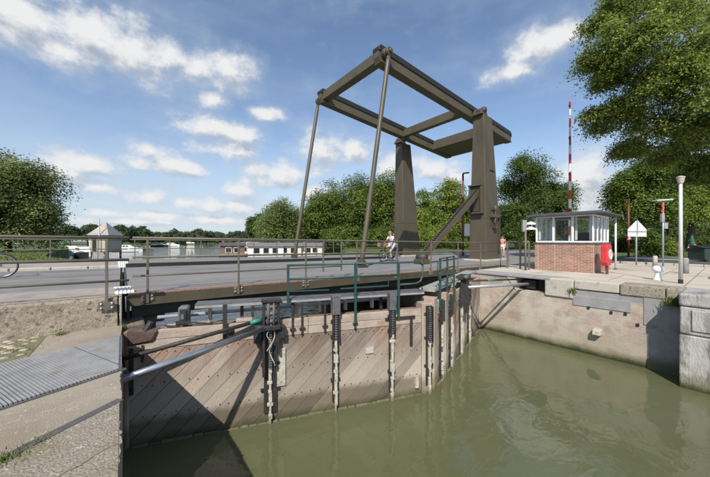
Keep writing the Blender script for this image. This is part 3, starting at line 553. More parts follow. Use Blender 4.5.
def make_gate(root, L, length, sgn, top):
    L.blk(MB(), 0.06, length - 0.08, -3.6, top - 0.03, -0.32, -0.055).build('gate_core', oldwood, root)
    # diagonal planks, each one a piece
    wdt = 0.245; zb, zt = -2.75, top - 0.335; c45 = math.sqrt(0.5); k = -30
    d_ = (c45, c45 * sgn); nn = (-d_[1], d_[0])
    for k in range(-40, 40):
        t0 = k * wdt + 0.0035; t1 = (k + 1) * wdt - 0.0035
        P = [(0.10, zb), (length - 0.30, zb), (length - 0.30, zt), (0.10, zt)]
        P = clip_poly(P, lambda q: q[0] * nn[0] + q[1] * nn[1] - t0)
        if len(P) >= 3: P = clip_poly(P, lambda q: t1 - (q[0] * nn[0] + q[1] * nn[1]))
        if len(P) < 3: continue
        ar = abs(sum(P[i][0] * P[(i + 1) % len(P)][1] - P[(i + 1) % len(P)][0] * P[i][1] for i in range(len(P)))) / 2
        if ar < 0.01: continue
        dep = rng.uniform(-0.004, 0.004)
        MB().prism([L.p(a, z, -0.05 + dep) for a, z in P], L.n * 0.05).build('plank', plankm, root, bevel=0.003)
    for j, (z0, z1) in enumerate([(top - 0.325, top - 0.17), (top - 0.163, top)]):
        for (a0, a1) in [(0.08, length * .52), (length * .52 + .008, length - 0.30)]:
            L.blk(MB(), a0, a1, z0, z1, -0.06, 0.012 + 0.004 * j).build('top_board', boardm, root, bevel=0.006)
    L.blk(MB(), 0.02, 0.10, -3.2, top + 0.02, -0.30, 0.03).build('heel_post', oldwood, root, bevel=0.02)
    L.blk(MB(), length - 0.29, length - 0.02, -3.2, top + 0.12, -0.30, 0.03).build('mitre_post', postwood, root, bevel=0.012)
    sb = MB(); a = 0.15
    while a < length - 0.35:
        w = rng.uniform(.08, .3); L.blk(sb, a, a + w, -2.47, -2.385 + rng.uniform(-.012, .015), 0.0, rng.uniform(.02, .05)); a += w + rng.uniform(.005, .05)
    sb.build('waterline_crust', crust, root)
def gate_bolts(root, L, length, top):
    bb = MB(); r2 = random.Random(5)
    for z in (top - .40, top - .95, top - 1.5):
        a = .3
        while a < length - .4:
            p_ = L.p(a + r2.uniform(-.03, .03), z + r2.uniform(-.02, .02), .002); bb.ball(p_, .013, .013, .013, 6, 4); a += .173
    tag(bb.build('bolt_heads', iron, root), kind='stuff')
rack_rng = random.Random(21)
def rack(root, L, a, zt, cover, off=0.0, big=False, zmid=-0.95, wd=0.13):
    """paddle gear: cover box, guide channel, toothed bar, silted lower rod"""
    r_ = L.blk(MB(), a - wd / 2, a + wd / 2, -2.2, zt - 0.36, 0.005, 0.05).build('paddle_gear', iron, root)
    if cover: L.blk(MB(), a - wd / 2 - .02, a + wd / 2 + .02, zt - 0.40, zt, -0.04, 0.14).build('cover_box', greyiron, r_, bevel=0.008)
    g_ = MB()
    for s_ in (-1, 1): L.blk(g_, a + s_ * wd * .46 - .012, a + s_ * wd * .46 + .012, zmid, zt - 0.38, 0.05, 0.11)
    g_.build('guide_rail', iron, r_)
    tb = MB(); z = zt - 0.42
    L.blk(tb, a - .022, a + .022, -2.42, zt - 0.38, 0.055, 0.085)
    while z > zmid: L.blk(tb, a - .03, a + .03, z - .022, z, 0.08, 0.115); z -= 0.05
    tb.build('toothed_bar', greyiron, r_)
    cr = MB(); z = zmid + 0.03
    while z > -2.45:
        h = rack_rng.uniform(.07, .26); w = rack_rng.uniform(.018, .038) * (1.35 if rack_rng.random() < .25 else 1); dx = rack_rng.uniform(-.008, .008)
        L.blk(cr, a + dx - w, a + dx + w, z - h, z, 0.04, 0.09 + rack_rng.uniform(0, .03)); z -= h - 0.008
        if rack_rng.random() < .4: L.blk(cr, a + dx - w * 1.9, a + dx + w * 1.5, z, z + .06, .045, .10)
    cr.build('silted_rod', crust, r_, bevel=0.008)
    for z in (zt - .55, zmid + .1, -1.75):
        br = MB(); L.blk(br, a - wd * .75, a + wd * .75, z - .03, z + .03, 0.012, 0.045)
        for s_ in (-1, 1): br.ball(L.p(a + s_ * wd * .62, z, .05), .016, .016, .016, 6, 4)
        br.build('bracket', iron, r_)
    return r_
GL = thing('lock_gate', 'long left lock gate leaf of diagonal planks facing the camera', 'lock gate', (2.9, 5.4, -3))
L1 = Leaf((0.0, 6.45), (5.75, 4.40)); make_gate(GL, L1, 6.10, 1, -0.42)
GR = thing('lock_gate', 'foreshortened right lock gate leaf meeting the quay wall', 'lock gate', (8.6, 5.4, -3))
L2 = Leaf((11.46, 6.45), (5.78, 4.42)); make_gate(GR, L2, 6.02, -1, -0.34)
gate_bolts(GL, L1, 6.10, -0.42); gate_bolts(GR, L2, 6.02, -0.34)
# left leaf gear
rk = rack(GL, L1, 2.43, -0.08, False, wd=0.24, zmid=-1.35)
m_ = MB(); L1.blk(m_, 2.28, 2.33, -1.45, 0.02, 0.02, 0.16); L1.blk(m_, 2.56, 2.60, -1.05, 0.02, 0.02, 0.14); L1.blk(m_, 2.26, 2.62, -0.03, 0.03, 0.0, 0.20); L1.blk(m_, 2.26, 2.62, -0.55, -0.47, 0.01, 0.22)
L1.blk(m_, 2.12, 2.26, -0.78, -0.45, 0.02, 0.18); L1.blk(m_, 2.60, 2.70, -0.74, -0.5, 0.02, 0.16)
m_.build('gear_frame', iron, rk, bevel=0.008)
m_ = MB()
for z in (-0.12, -0.25, -0.40): m_.tube([L1.p(2.35, z, .12), L1.p(2.54, z, .12)], .045, 10)
m_.tube([L1.p(2.39, .0, .15), L1.p(2.39, -.45, .15)], .03, 8); m_.tube([L1.p(2.49, -.02, .16), L1.p(2.49, -.5, .16)], .025, 8)
m_.build('gear_shaft', greyiron, rk, smooth=True)
m_ = MB(); m_.tube([L1.p(2.46 + .05 * math.sin(i * .55), -0.5 - .75 * i / 14, .15 + .02 * math.cos(i)) for i in range(15)], .010, 6)
m_.tube([L1.p(2.40 + .04 * math.sin(i * .8 + 1), -0.45 - .5 * i / 12, .17) for i in range(13)], .008, 6); m_.build('hose', crust, rk)
L1.blk(MB(), 2.50, 2.72, -1.72, -0.98, 0.005, 0.035).build('silted_plate', crust, GL, bevel=0.004)
rack(GL, L1, 3.74, 0.02, True); rack(GL, L1, 5.03, 0.02, True, wd=0.12)
rack(GL, L1, 5.98, 0.0, False, wd=0.16, zmid=-1.2)
# strap irons and post brackets on the upper boards
m_ = MB(); L1.blk(m_, 4.88, 5.62, -0.62, -0.56, .02, .045); L1.blk(m_, 5.50, 5.56, -1.25, -0.62, .005, .035); m_.build('strap_iron', iron, GL)
L1.blk(MB(), 4.42, 4.60, -1.30, -1.18, .003, .03).build('small_plate', concl, GL)
L1.blk(MB(), 5.62, 5.70, -2.22, -1.95, .003, .06).build('small_plate', crust, GL)
# walkway and green handrail
wk = MB(); L1.blk(wk, 1.1, 5.9, -0.05, -0.02, -0.36, -0.03); wk.build('walkway_plate', greyiron, GL)
wk = MB(); L1.blk(wk, 1.1, 5.9, -0.095, -0.052, -0.05, -0.025); wk.build('walkway_edge', mat('weathered_edge', (.22, .22, .20), (.32, .32, .29), 8, .8, .2), GL)
for a in (0.9, 1.9, 2.9, 3.9, 4.9, 5.8): L1.blk(MB(), a - .03, a + .03, -0.42, -0.112, -0.3, -0.24).build('walkway_bracket', iron, GL)
pp = MB(); pp.tube([L1.p(0.4, -0.30, -0.45), L1.p(5.2, -0.22, -0.45)], .035, 8); pp.build('pipe', galv, GL, smooth=True)
for a in (1.3, 2.1, 3.0, 3.5, 4.1, 4.75): L1.blk(MB(), a - .03, a + .03, -0.42, -0.2, -0.5, -0.4).build('pipe_clamp', crust, GL)
MB().hexa([L1.p(.08, -.66, -.1), L1.p(.50, -.62, -.1), L1.p(.46, -.60, .07), L1.p(.08, -.66, .05), L1.p(.08, -.33, -.1), L1.p(.58, -.40, -.1), L1.p(.54, -.42, .06), L1.p(.08, -.36, .04)]).build('heel_block', mat('shaded_rust_timber', (.055, .038, .03), (.11, .07, .055), 8, .9, .6), GL, bevel=.03)  # rusty timber, its colour darkened to stand in for shade under the deck
MB().tube([L1.p(.34, -.42, .0), L1.p(.42, -.27, -.02)], [.06, .05], 8).build('heel_cap', iron, GL)
vb_ = L1.blk(MB(), 0.82, 1.0, -0.40, -0.05, -0.25, -.05).build('valve_box', greyiron, GL, bevel=.03)
m_ = MB(); L1.blk(m_, 0.80, 1.02, -0.36, -0.30, -0.06, .0); L1.blk(m_, .86, .96, -.30, -.10, -.06, -.01); m_.build('valve_front', iron, vb_); L1.blk(MB(), .88, .93, -.27, -.18, -.02, .005).build('valve_tag', greyiron, vb_)
L1.blk(MB(), 1.58, 1.65, -0.66, -0.04, .016, .07).build('guide_post', iron, GL)
L1.blk(MB(), 1.68, 1.76, -0.62, -0.50, .016, .06).build('guide_post_bracket', iron, GL)
for q_, (a0, a1, h_) in enumerate(((.62, .8, .04), (1.05, 1.35, .05), (1.4, 1.55, .03), (1.8, 2.1, .06))): L1.blk(MB(), a0, a1, -.42, -.42 + h_, -.2, -.06).build('loose_board', boardm, GL, bevel=.01)
for a_, z0, z1, w_0 in ((.14, -1.5, -.7, .05), (.30, -.95, -.66, .035)): L1.blk(MB(), a_ - w_0 / 2, a_ + w_0 / 2, z0, z1, .004, .035).build('heel_strap', iron, GL)
MB().tube([L1.p(.62 + .12 * i, -.36 - .02 * math.sin(i * 1.3), -.02) for i in range(9)], .014, 6).build('cable', iron, GL, smooth=True)
def gpost(L, a, zb, zt, root): L.blk(MB(), a - .025, a + .025, zb, zt, .015, .06).build('handrail_post', greenp, root, bevel=0.006)
for a in (2.77, 4.18, 5.20): gpost(L1, a, -0.62 if a > 3 else -0.10, 0.68, GL)
for a in (3.05, 3.52, 4.18, 2.86):
    m_ = MB(); L1.blk(m_, a - .02, a + .02, -0.72, -0.14, .016, .04); L1.blk(m_, a - .055, a + .055, -0.64, -0.60, .018, .05); m_.ball(L1.p(a, -0.72, .03), .028, .028, .04, 6, 5); m_.build('post_bracket', iron, GL)
for z in (0.66, 0.38):
    MB().tube([L1.p(2.77, z, .04), L1.p(5.72, z, .04), L1.p(5.82, z - .08, .04)] if z > .5 else [L1.p(2.77, z, .04), L1.p(5.2, z, .04)], .021, 8).build('handrail', greenp, GL, smooth=True)
MB().tube([L1.p(5.82, .60, .04), L1.p(5.82, .36, .04), L1.p(5.76, .22, .04), L1.p(5.64, .17, .04), L1.p(5.2, .16, .04)], .021, 8).build('handrail', greenp, GL, smooth=True)
MB().tube([L1.p(2.8, .14, .04), L1.p(3.6, .13, .04)], .016, 6).build('handrail', greenp, GL); MB().tube([L1.p(3.85, .14, .04), L1.p(4.95, .15, .04), L1.p(4.95, .3, .04)], .016, 6).build('handrail', greenp, GL)
# right leaf gear
for a, c_, w in ((5.45, False, .18), (4.55, False, .16), (3.4, False, .16), (2.2, False, .15)): rack(GR, L2, a, 0.02, c_, wd=w, zmid=-0.9)
for a in (5.0, 4.1, 2.9): L2.blk(MB(), a - .10, a + .10, -3, -0.22, -.2, .05).build('upright_timber', postwood if a != 4.1 else oldwood, GR, bevel=0.012)
L2.blk(MB(), 0.5, 5.8, -0.10, -0.03, -0.42, -0.02).build('walkway_plate', MATS['weathered_edge'], GR)
for a in (5.55, 4.9, 4.2): gpost(L2, a, -0.6, 0.72, GR)
for z in (0.70, 0.42, 0.15): MB().tube([L2.p(5.6, z, .04), L2.p(4.15, z, .04)], .018, 6).build('handrail', greenp, GR, smooth=True)
MB().tube([L2.p(5.75, .64, .04), L2.p(5.78, .35, .04), L2.p(5.70, .18, .04), L2.p(5.3, .14, .04)], .018, 6).build('handrail', greenp, GR, smooth=True)
m_ = MB(); L2.blk(m_, 2.9, 3.35, -1.1, -0.05, .02, .2); L2.blk(m_, 2.8, 3.45, -.06, 0.06, -.1, .22); m_.build('gear_frame', iron, GR, bevel=.01)
MB().tube([L2.p(3.5, .03, .2), L2.p(3.1, .03, .2)], .06, 10).build('gear_shaft', greyiron, GR, smooth=True)
m_ = MB(); q0, q1 = L2.p(2.55, -0.35, .06), L2.p(1.3, -2.4, .06); m_.bar(q0, q1, .08, .03); m_.build('strap_iron', oldwood, GR)
# push rods
pr1 = thing('push_rod', 'bright steel push rod from left platform to the gate gear', 'rod', (1.0, 5.0, -0.6))
MB().tube([(-0.35, 4.48, -0.55), (2.16, 5.52, -0.515)], .045, 14).build('tube', steel, pr1, smooth=True)
MB().tube([L1.p(2.15, -0.515, .16), L1.p(2.42, -0.515, .14)], .062, 12).build('end_sleeve', iron, pr1, smooth=True)
pr2 = thing('push_rod', 'black push rod above the bright one on the left gate', 'rod', (1.0, 5.4, -0.4))
MB().tube([(-0.3, 6.03, -0.775), (2.24, 5.585, -0.345)], .036, 12).build('tube', iron, pr2, smooth=True)
MB().tube([(1.90, 5.645, -0.403), (2.10, 5.61, -0.369)], .044, 12).build('sleeve', mat('teal_plastic', (0.03, 0.20, 0.15), None, 3, .5, 0), pr2, smooth=True)
m_ = MB(); m_.box(-0.5, -0.03, 4.3, 4.7, -0.9, -0.42); m_.build('anchor_block', iron, pr2)
pr3 = thing('push_rod', 'pale grey push rod entering the niche in the right quay wall', 'rod', (10, 4.9, -0.4))
q = L2.p(3.1, -0.32, .2); MB().tube([q, (11.9, 4.62, -0.43)], .05, 12).build('tube', galv, pr3, smooth=True)
MB().box(11.7, 11.95, 4.45, 4.8, -0.6, -0.28).build('anchor_block', iron, pr3, bevel=.02)
pr4 = thing('push_rod', 'thin dark rod with green sleeve above the right grey push rod', 'rod', (10, 5.1, -0.2))
q = L2.p(3.1, -0.12, .2); MB().tube([q, (11.9, 4.75, -0.27)], .03, 10).build('tube', iron, pr4, smooth=True)
m_ = MB().tube([q.lerp(Vector((11.9, 4.75, -0.27)), .28), q.lerp(Vector((11.9, 4.75, -0.27)), .42)], .04, 10).build('sleeve', MATS['teal_plastic'], pr4, smooth=True)

# ------------------------------------------------------------------ drawbridge
VN, VF, VS = 7.45, 18.7, 15.0
DB = thing('drawbridge', 'olive steel drawbridge with tall portal and tilted balance frame', 'drawbridge', (9, 13, 0))
def sl(u0, u1, v0, v1, t0, t1):   # slab following the deck slope
    return MB().hexa([(u0, v0, zd(u0) + t0), (u1, v0, zd(u1) + t0), (u1, v1, zd(u1) + t0), (u0, v1, zd(u0) + t0), (u0, v0, zd(u0) + t1), (u1, v0, zd(u1) + t1), (u1, v1, zd(u1) + t1), (u0, v1, zd(u0) + t1)])
UE = 15.3
sl(0.1, UE, VN + .14, VS, -0.12, 0.0).build('deck', asph, DB)
sl(0.1, UE, VS, VF, -0.12, 0.13).build('raised_footway', asph, DB)
sl(0.1, UE, VS - .03, VS - .002, -0.01, 0.16).build('footway_kerb', blackp, DB)
ed = MB(); u = 0.1
while u < UE - .3:
    w = rng.uniform(.35, .9); w = min(w, UE - u); h = rng.uniform(.006, .02)
    ed.hexa([(u, VN - .005, zd(u) - .02), (u + w - .01, VN - .005, zd(u + w) - .02), (u + w - .01, VN + .16, zd(u + w) - .02), (u, VN + .16, zd(u) - .02), (u, VN - .005, zd(u) + h), (u + w - .01, VN - .005, zd(u + w) + h), (u + w - .01, VN + .16, zd(u + w) + h), (u, VN + .16, zd(u) + h)]); u += w
ed.build('rusty_edge_strip', rust, DB)
eb = sl(0.12, UE, VN, VN + .03, -0.215, -0.022); eb.build('edge_beam', olive, DB)
fl = MB(); fl.v = []; sl_ = sl(0.12, UE, VN - .04, VN + .10, -0.235, -0.216); sl_.build('beam_flange', olive, DB)
sl(0.12, UE, VF - .03, VF, -0.235, 0.11).build('edge_beam', olive, DB)
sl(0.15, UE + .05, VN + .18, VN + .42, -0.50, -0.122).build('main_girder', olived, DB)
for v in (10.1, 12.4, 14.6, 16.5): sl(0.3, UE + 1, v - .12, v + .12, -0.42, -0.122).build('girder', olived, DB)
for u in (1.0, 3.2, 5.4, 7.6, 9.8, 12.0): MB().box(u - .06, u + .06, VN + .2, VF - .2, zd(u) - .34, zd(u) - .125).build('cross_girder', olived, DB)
MB().box(0.07, 0.12, VN, VN + 1.2, -0.9, 0.04).build('end_plate', iron, DB)
# bolts at posts
# pylons (taper mostly at the back)
def pylon(v0, name='pylon'):
    b0 = [(17.85, v0), (19.9, v0), (19.9, v0 + 1.17), (17.85, v0 + 1.17)]; t0 = [(17.66, v0 + .05), (18.68, v0 + .05), (18.68, v0 + .76), (17.66, v0 + .76)]
    mb = MB(); zs = [-0.15, 9.02]; mb.hexa([(x, y, zs[0]) for x, y in b0] + [(x, y, zs[1]) for x, y in t0]); o = mb.build(name, olive, DB, bevel=.02)
    MB().box(17.6, 20.2, v0 - .22, v0 + 1.4, -0.2, -0.03).build('base_plinth', concl, o, bevel=.02)
    z1, z2 = 2.55, 2.575; k = (z1 + .15) / 9.17; f_ = lambda k, e: [(17.85 - .19 * k - e, v0 + .05 * k - e), (19.9 - 1.22 * k + e, v0 + .05 * k - e), (19.9 - 1.22 * k + e, v0 + 1.17 - .41 * k + e), (17.85 - .19 * k - e, v0 + 1.17 - .41 * k + e)]
    MB().hexa([(x, y, z1) for x, y in f_(k, .006)] + [(x, y, z2) for x, y in f_(k, .006)]).build('weld_seam', olived, o)
    return o
pn = pylon(9.6); pf = pylon(16.45)
for po, v0 in ((pn, 9.6), (pf, 16.45)):      # bearings on the tops
    vb = v0 + .42; MB().box(17.45, 18.15, v0 + .06, v0 + .74, 9.02, 9.16).build('bearing_block', olive, po, bevel=.02)
    MB().tube([(17.85, v0 + .02, 9.34), (17.85, v0 + .80, 9.34)], .17, 14).build('bearing_pin', olived, po, smooth=True)
    for vv in (v0 + .12, v0 + .55):
        MB().prism([(17.50, vv, 9.15), (18.2, vv, 9.15), (18.08, vv, 9.45), (17.85, vv, 9.56), (17.62, vv, 9.45)], (0, .09, 0)).build('bearing_plate', olive, po)
# near pylon details: slots, hook fittings, rack strut
MB().box(18.4, 18.85, 9.598, 9.68, 5.58, 5.66).build('slot', blackp, pn); MB().box(18.5, 18.9, 9.596, 9.68, 3.05, 3.1).build('slot', blackp, pn)
m_ = MB(); m_.box(18.35, 19.25, 9.38, 9.63, 2.62, 2.82); m_.ball((18.7, 9.45, 3.2), .12, .12, .2, 8, 6); m_.tube([(18.7, 9.45, 2.8), (18.7, 9.45, 3.1)], .05, 8); m_.build('lamp_bracket', olive, pn, bevel=.02)
m_ = MB(); m_.tube([(18.7, 9.42, 2.65), (18.55, 9.4, 2.3), (18.72, 9.42, 1.9), (18.9, 9.42, 2.25), (18.85, 9.42, 2.62)], .05, 8); m_.box(18.6, 18.95, 9.4, 9.6, 1.95, 2.3); m_.build('hook', olived, pn)
MB().box(19.3, 19.5, 9.5, 9.66, 0.4, 3.2).build('cable_duct', olived, pn)
m_ = MB(); m_.box(17.66, 17.85, 9.85, 10.55, 3.0, 4.55); m_.build('gear_slot', olived, pn)
m_ = MB(); m_.box(17.55, 17.9, 9.72, 9.84, 2.9, 4.65); m_.box(17.55, 17.9, 10.5, 10.62, 2.9, 4.65); m_.box(17.50, 17.9, 9.70, 10.64, 4.6, 4.7); m_.box(17.5, 17.9, 9.70, 10.64, 2.85, 2.95); m_.build('gear_frame', olive, pn, bevel=.01)
rs0, rs1 = Vector((17.75, 10.1, 4.25)), Vector((12.35, 10.1, 0.30)); dv = (rs1 - rs0).normalized(); up_ = Vector((0, 1, 0)).cross(dv).normalized()
rk_ = MB().bar(rs0 - dv * .3, rs1, .20, .22).build('rack_strut', olive, DB)
MB().bar(rs0 + Vector((0, -.13, 0)) - dv * .3, rs1 + Vector((0, -.13, 0)), .05, .30).build('flange', olive, rk_); MB().bar(rs0 + Vector((0, .13, 0)) - dv * .3, rs1 + Vector((0, .13, 0)), .05, .30).build('flange', olive, rk_)
tt = MB(); n_ = up_ if up_.z > 0 else -up_
for i in range(38): c = rs0.lerp(rs1, (i + .5) / 38) + n_ * .15; tt.bar(c - dv * .035, c + dv * .035, .18, .07)
tt.build('rack_teeth', olived, rk_)
MB().tube([(12.3, 9.85, .28), (12.3, 10.35, .28)], .2, 14).build('roller', olived, rk_, smooth=True)
MB().box(12.0, 12.6, 9.8, 10.4, zd(12), .2).build('foot_block', olive, rk_, bevel=.02)
# balance frame: two beams, cross beams, counterweight
SLP = (10.02 - 9.34) / (17.85 - 9.9)
def bz(u): return 9.34 + (17.85 - u) * SLP
UT, UR = 9.55, 22.95
def beam(v0, v1):
    hh = .36; mb = MB()
    pts = [(UT + .1, bz(UT) - hh), (UT, bz(UT) - .15), (UT, bz(UT) + .15), (UT + .1, bz(UT) + hh), (UR - .05, bz(UR) + hh), (UR, bz(UR) + .25), (UR, bz(UR) - .25), (UR - .05, bz(UR) - hh)]
    mb.prism([(u, v0, z) for u, z in pts], (0, v1 - v0, 0)); o = mb.build('balance_beam', olive, DB)
    shadem = mat('beam_shade_black', (.014, .013, .012), (.022, .02, .017), 3, .6, .1); o1_, o2_ = v0 - .05, v1 + .05  # added top strip, near-black colour stands in for shade along the recessed web
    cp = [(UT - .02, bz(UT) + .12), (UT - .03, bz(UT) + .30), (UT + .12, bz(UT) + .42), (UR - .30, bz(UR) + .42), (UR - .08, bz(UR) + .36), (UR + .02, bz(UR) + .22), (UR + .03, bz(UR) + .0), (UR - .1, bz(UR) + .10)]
    MB().prism([(u, o1_, z) for u, z in cp], (0, o2_ - o1_, 0)).build('beam_shade_band', shadem, o, bevel=.02)
    f = MB(); f.prism([(u, v0 - .05, z) for u, z in [(UT + .1, bz(UT) - hh - .04), (UR, bz(UR) - hh - .04), (UR, bz(UR) - hh), (UT + .1, bz(UT) - hh)]], (0, v1 - v0 + .10, 0)); f.build('bottom_flange', olive, o)
    for u in (17.0, 20.5): MB().prism([(u - .02, v0 - .04, bz(u) - hh), (u + .02, v0 - .04, bz(u) - hh), (u + .02, v0 - .04, bz(u) + hh), (u - .02, v0 - .04, bz(u) + hh)], (0, .04, 0)).build('stiffener', olive, o)
    return o
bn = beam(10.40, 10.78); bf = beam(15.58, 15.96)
def cross(u0, u1, h0, h1, name):
    mb = MB(); pts = [(u0, bz(u0) + h0), (u1, bz(u1) + h0), (u1, bz(u1) + h1), (u0, bz(u0) + h1)]; mb.prism([(u, 10.79, z) for u, z in pts], (0, 4.78, 0)); return mb.build(name, olive, DB)
cross(UT + .12, UT + .55, -.24, .24, 'cross_beam'); cross(16.85, 17.2, -.33, .2, 'cross_beam'); cross(20.45, UR - .02, -.345, .345, 'counterweight')
for bo, v0, v1 in ((bn, 10.40, 10.78), (bf, 15.58, 15.96)):
    vv = 10.16 if bo is bn else 15.96; MB().tube([(UT + .35, vv, bz(UT)), (UT + .35, vv + .26, bz(UT))], .24, 16).build('tip_hub', olived, bo, bevel=.04)
# pull rods
for v, bo in ((10.06, bn), (16.48, bf)):
    t_ = Vector((UT + .35, v, bz(UT))); b_ = Vector((8.2, v, zd(8.2) + .12)); d_ = (b_ - t_).normalized()
    o = MB().tube([t_ + d_ * .25, t_ + d_ * .6, b_ - d_ * .5, b_], [.09, .105, .108, .115], 10).build('pull_rod', olive, DB, smooth=True)
    m_ = MB(); m_.tube([t_ + Vector((0, -.07, 0)), t_ + Vector((0, .07, 0))], .21, 14); m_.tube([t_ + Vector((0, -.17, 0)), t_ + Vector((0, .13, 0))], .10, 12); m_.build('rod_eye', olive, o, bevel=.015)
    m_ = MB(); m_.box(7.95, 8.45, v - .2, v + .2, zd(8.2) - .01, zd(8.2) + .1); m_.tube([(8.2, v - .2, zd(8.2) + .2), (8.2, v + .2, zd(8.2) + .2)], .13, 12); m_.build('rod_foot', olived, o, bevel=.01)
# white ribbed joint plates at the left end
for (v0, zz, w, lab) in ((7.60, -.07, .34, 'near'), (15.05, .06, .36, 'far')):
    o = MB().hexa([(-.11, v0, zd(0) + .0), (.21, v0, zd(0) + .0), (.21, v0 + .3, zd(0) + .0), (-.11, v0 + .3, zd(0) + .0), (-.14, v0 + .05, zd(0) + .19 * (1 if lab == 'near' else .9) + zz), (.14, v0 + .05, zd(0) + .19 + zz), (.14, v0 + .28, zd(0) + .19 + zz), (-.14, v0 + .28, zd(0) + .19 + zz)]).build('joint_block', whit2, DB, bevel=.006)
    rb = MB()
    for k in range(5): x0 = -.10 + k * .066; rb.hexa([(x0, v0 - .012, zd(0) + .0), (x0 + .035, v0 - .012, zd(0) + .0), (x0 + .035, v0 + .02, zd(0) + .0), (x0, v0 + .02, zd(0) + .0), (x0 * .87, v0 + .035, zd(0) + .20 + zz), (x0 * .87 + .03, v0 + .035, zd(0) + .20 + zz), (x0 * .87 + .03, v0 + .06, zd(0) + .20 + zz), (x0 * .87, v0 + .06, zd(0) + .20 + zz)])
    rb.build('block_ribs', whit2, o)
MB().box(0.045, 0.098, 7.9, 15.0, zd(0) - .1, zd(0) + .004).build('expansion_joint', iron, DB)

# ------------------------------------------------------------------ railings
def railing(label, posts, rails, m=railm, pr_=.022, rr=.024, brackets=None, loc=None):
    r_ = thing('railing', label, 'railing', loc or posts[0][0])
    for p, zt in posts:
        p = Vector(p); MB().box(p.x - pr_, p.x + pr_, p.y - pr_ * .8, p.y + pr_ * .8, p.z, zt).build('post', m, r_, bevel=.004)
    for pts, rad in rails: MB().tube(pts, rad, 8).build('rail', m, r_, smooth=True)
    if brackets:
        for p in brackets:
            b_ = MB(); b_.box(p[0] - .11, p[0] + .11, p[1] - .014, p[1] + .0, p[2] - .17, p[2] - .02); o = b_.build('bracket', m, r_)
            bl = MB()
            for sx in (-.075, .075):
                for sz in (-.13, -.055): bl.ball((p[0] + sx, p[1] - .022, p[2] + sz), .02, .014, .02, 8, 5)
            bl.build('bolt', galv, o)
    return r_
vr = VN - .03
us = [0.41, 2.22, 4.05, 5.87, 7.7, 9.6, 11.45, 13.3, 15.22]
def rl(h, u0, u1, v=vr, n=6): return [(u0 + (u1 - u0) * i / n, v, zd(u0 + (u1 - u0) * i / n) + h) for i in range(n + 1)]
railing('olive railing along the near edge of the bridge deck', [((u, vr, zd(u) - .2), zd(u) + 1.13) for u in us] + [((4.62, vr, zd(4.6) + .22), zd(4.6) + 1.12), ((5.27, vr, zd(5.3) + .22), zd(5.3) + 1.12)],
        [(rl(1.13, .16, 15.24), .026), (rl(.74, .16, 15.24), .024), (rl(.36, .16, 5.27), .02)], brackets=[(u, VN - .002, zd(u)) for u in us], loc=(7, vr, 0))
ul = [-0.22, -2.2, -4.2, -6.2, -8.2]
railing('olive railing on the retaining wall left of the bridge', [((u, 6.93, zd(u) - .2), zd(u) + 1.12) for u in ul], [(rl(h, -10, .10, 6.93), r_) for h, r_ in ((1.12, .026), (.72, .026), (.34, .021))], brackets=[(u, 6.92, zd(u)) for u in ul], loc=(-4, 6.93, 0))
MB()
uf = [0.5 + 1.5 * i for i in range(9)]
railing('slim olive railing along the far edge of the bridge deck', [((u, 18.62, zd(u) + .13), zd(u) + 1.13) for u in uf], [(rl(1.13, .3, 13.6, 18.62), .025), (rl(.68, .3, 13.6, 18.62), .02)], loc=(7, 18.62, 0))
ufl = [-0.9 - 1.6 * i for i in range(7)]
railing('olive railing on the far side of the left approach road', [((u, 18.62, zd(u) + .07), zd(u) + 1.1) for u in ufl], [(rl(1.1, -11, .2, 18.62), .025), (rl(.66, -11, .2, 18.62), .02)], loc=(-5, 18.62, 0))
qp = [(14.32, 6.65), (14.25, 6.05), (14.2, 5.66)]
railing('short olive railing on the quay between bridge and brick booth', [((x, y, -.14), 1.1) for x, y in qp], [([(14.33, 6.75, 1.1), (14.2, 5.62, 1.1)], .028), ([(14.33, 6.75, .72), (14.2, 5.62, .72)], .026)], pr_=.038, loc=(14.4, 6.6, -.13))

# ------------------------------------------------------------------ lock keeper's booth
BX0, BX1, BY0, BY1 = 14.55, 16.90, 3.43, 5.56
BT = thing('lock_keeper_booth', "small brick lock keeper's booth with white framed windows all round", 'booth', ((BX0 + BX1) / 2, (BY0 + BY1) / 2, -.13))
wl = MB(); th_ = .12
wl.box(BX0, BX0 + th_, BY0, BY1, -.2, 1.03); wl.box(BX1 - th_, BX1, BY0, BY1, -.2, 1.03); wl.box(BX0 + th_, BX1 - th_, BY0, BY0 + th_, -.2, 1.03); wl.box(BX0 + th_, BX1 - th_, BY1 - th_, BY1, -.2, 1.03)
wb = wl.build('wall', boothbrick, BT)
for y_ in (BY1 - .13, 4.78, BY0 + .02): MB().box(BX0 - .004, BX0 + .02, y_ - .010, y_ + .010, -.15, 1.03).build('movement_joint', concl, wb)
MB().box(BX0 + .1, BX1 - .1, BY0 + .1, BY1 - .1, -.12, .0).build('floor', greyiron, BT)
sl2 = MB(); sl2.box(BX0 - .04, BX1 + .04, BY0 - .04, BY0 + .13, 1.032, 1.075); sl2.box(BX0 - .04, BX1 + .04, BY1 - .13, BY1 + .04, 1.032, 1.075); sl2.box(BX0 - .04, BX0 + .13, BY0 + .13, BY1 - .13, 1.032, 1.075); sl2.box(BX1 - .13, BX1 + .04, BY0 + .13, BY1 - .13, 1.032, 1.075)
sl2.build('sill', greyiron, BT)
ZW0, ZW1 = 1.08, 2.20
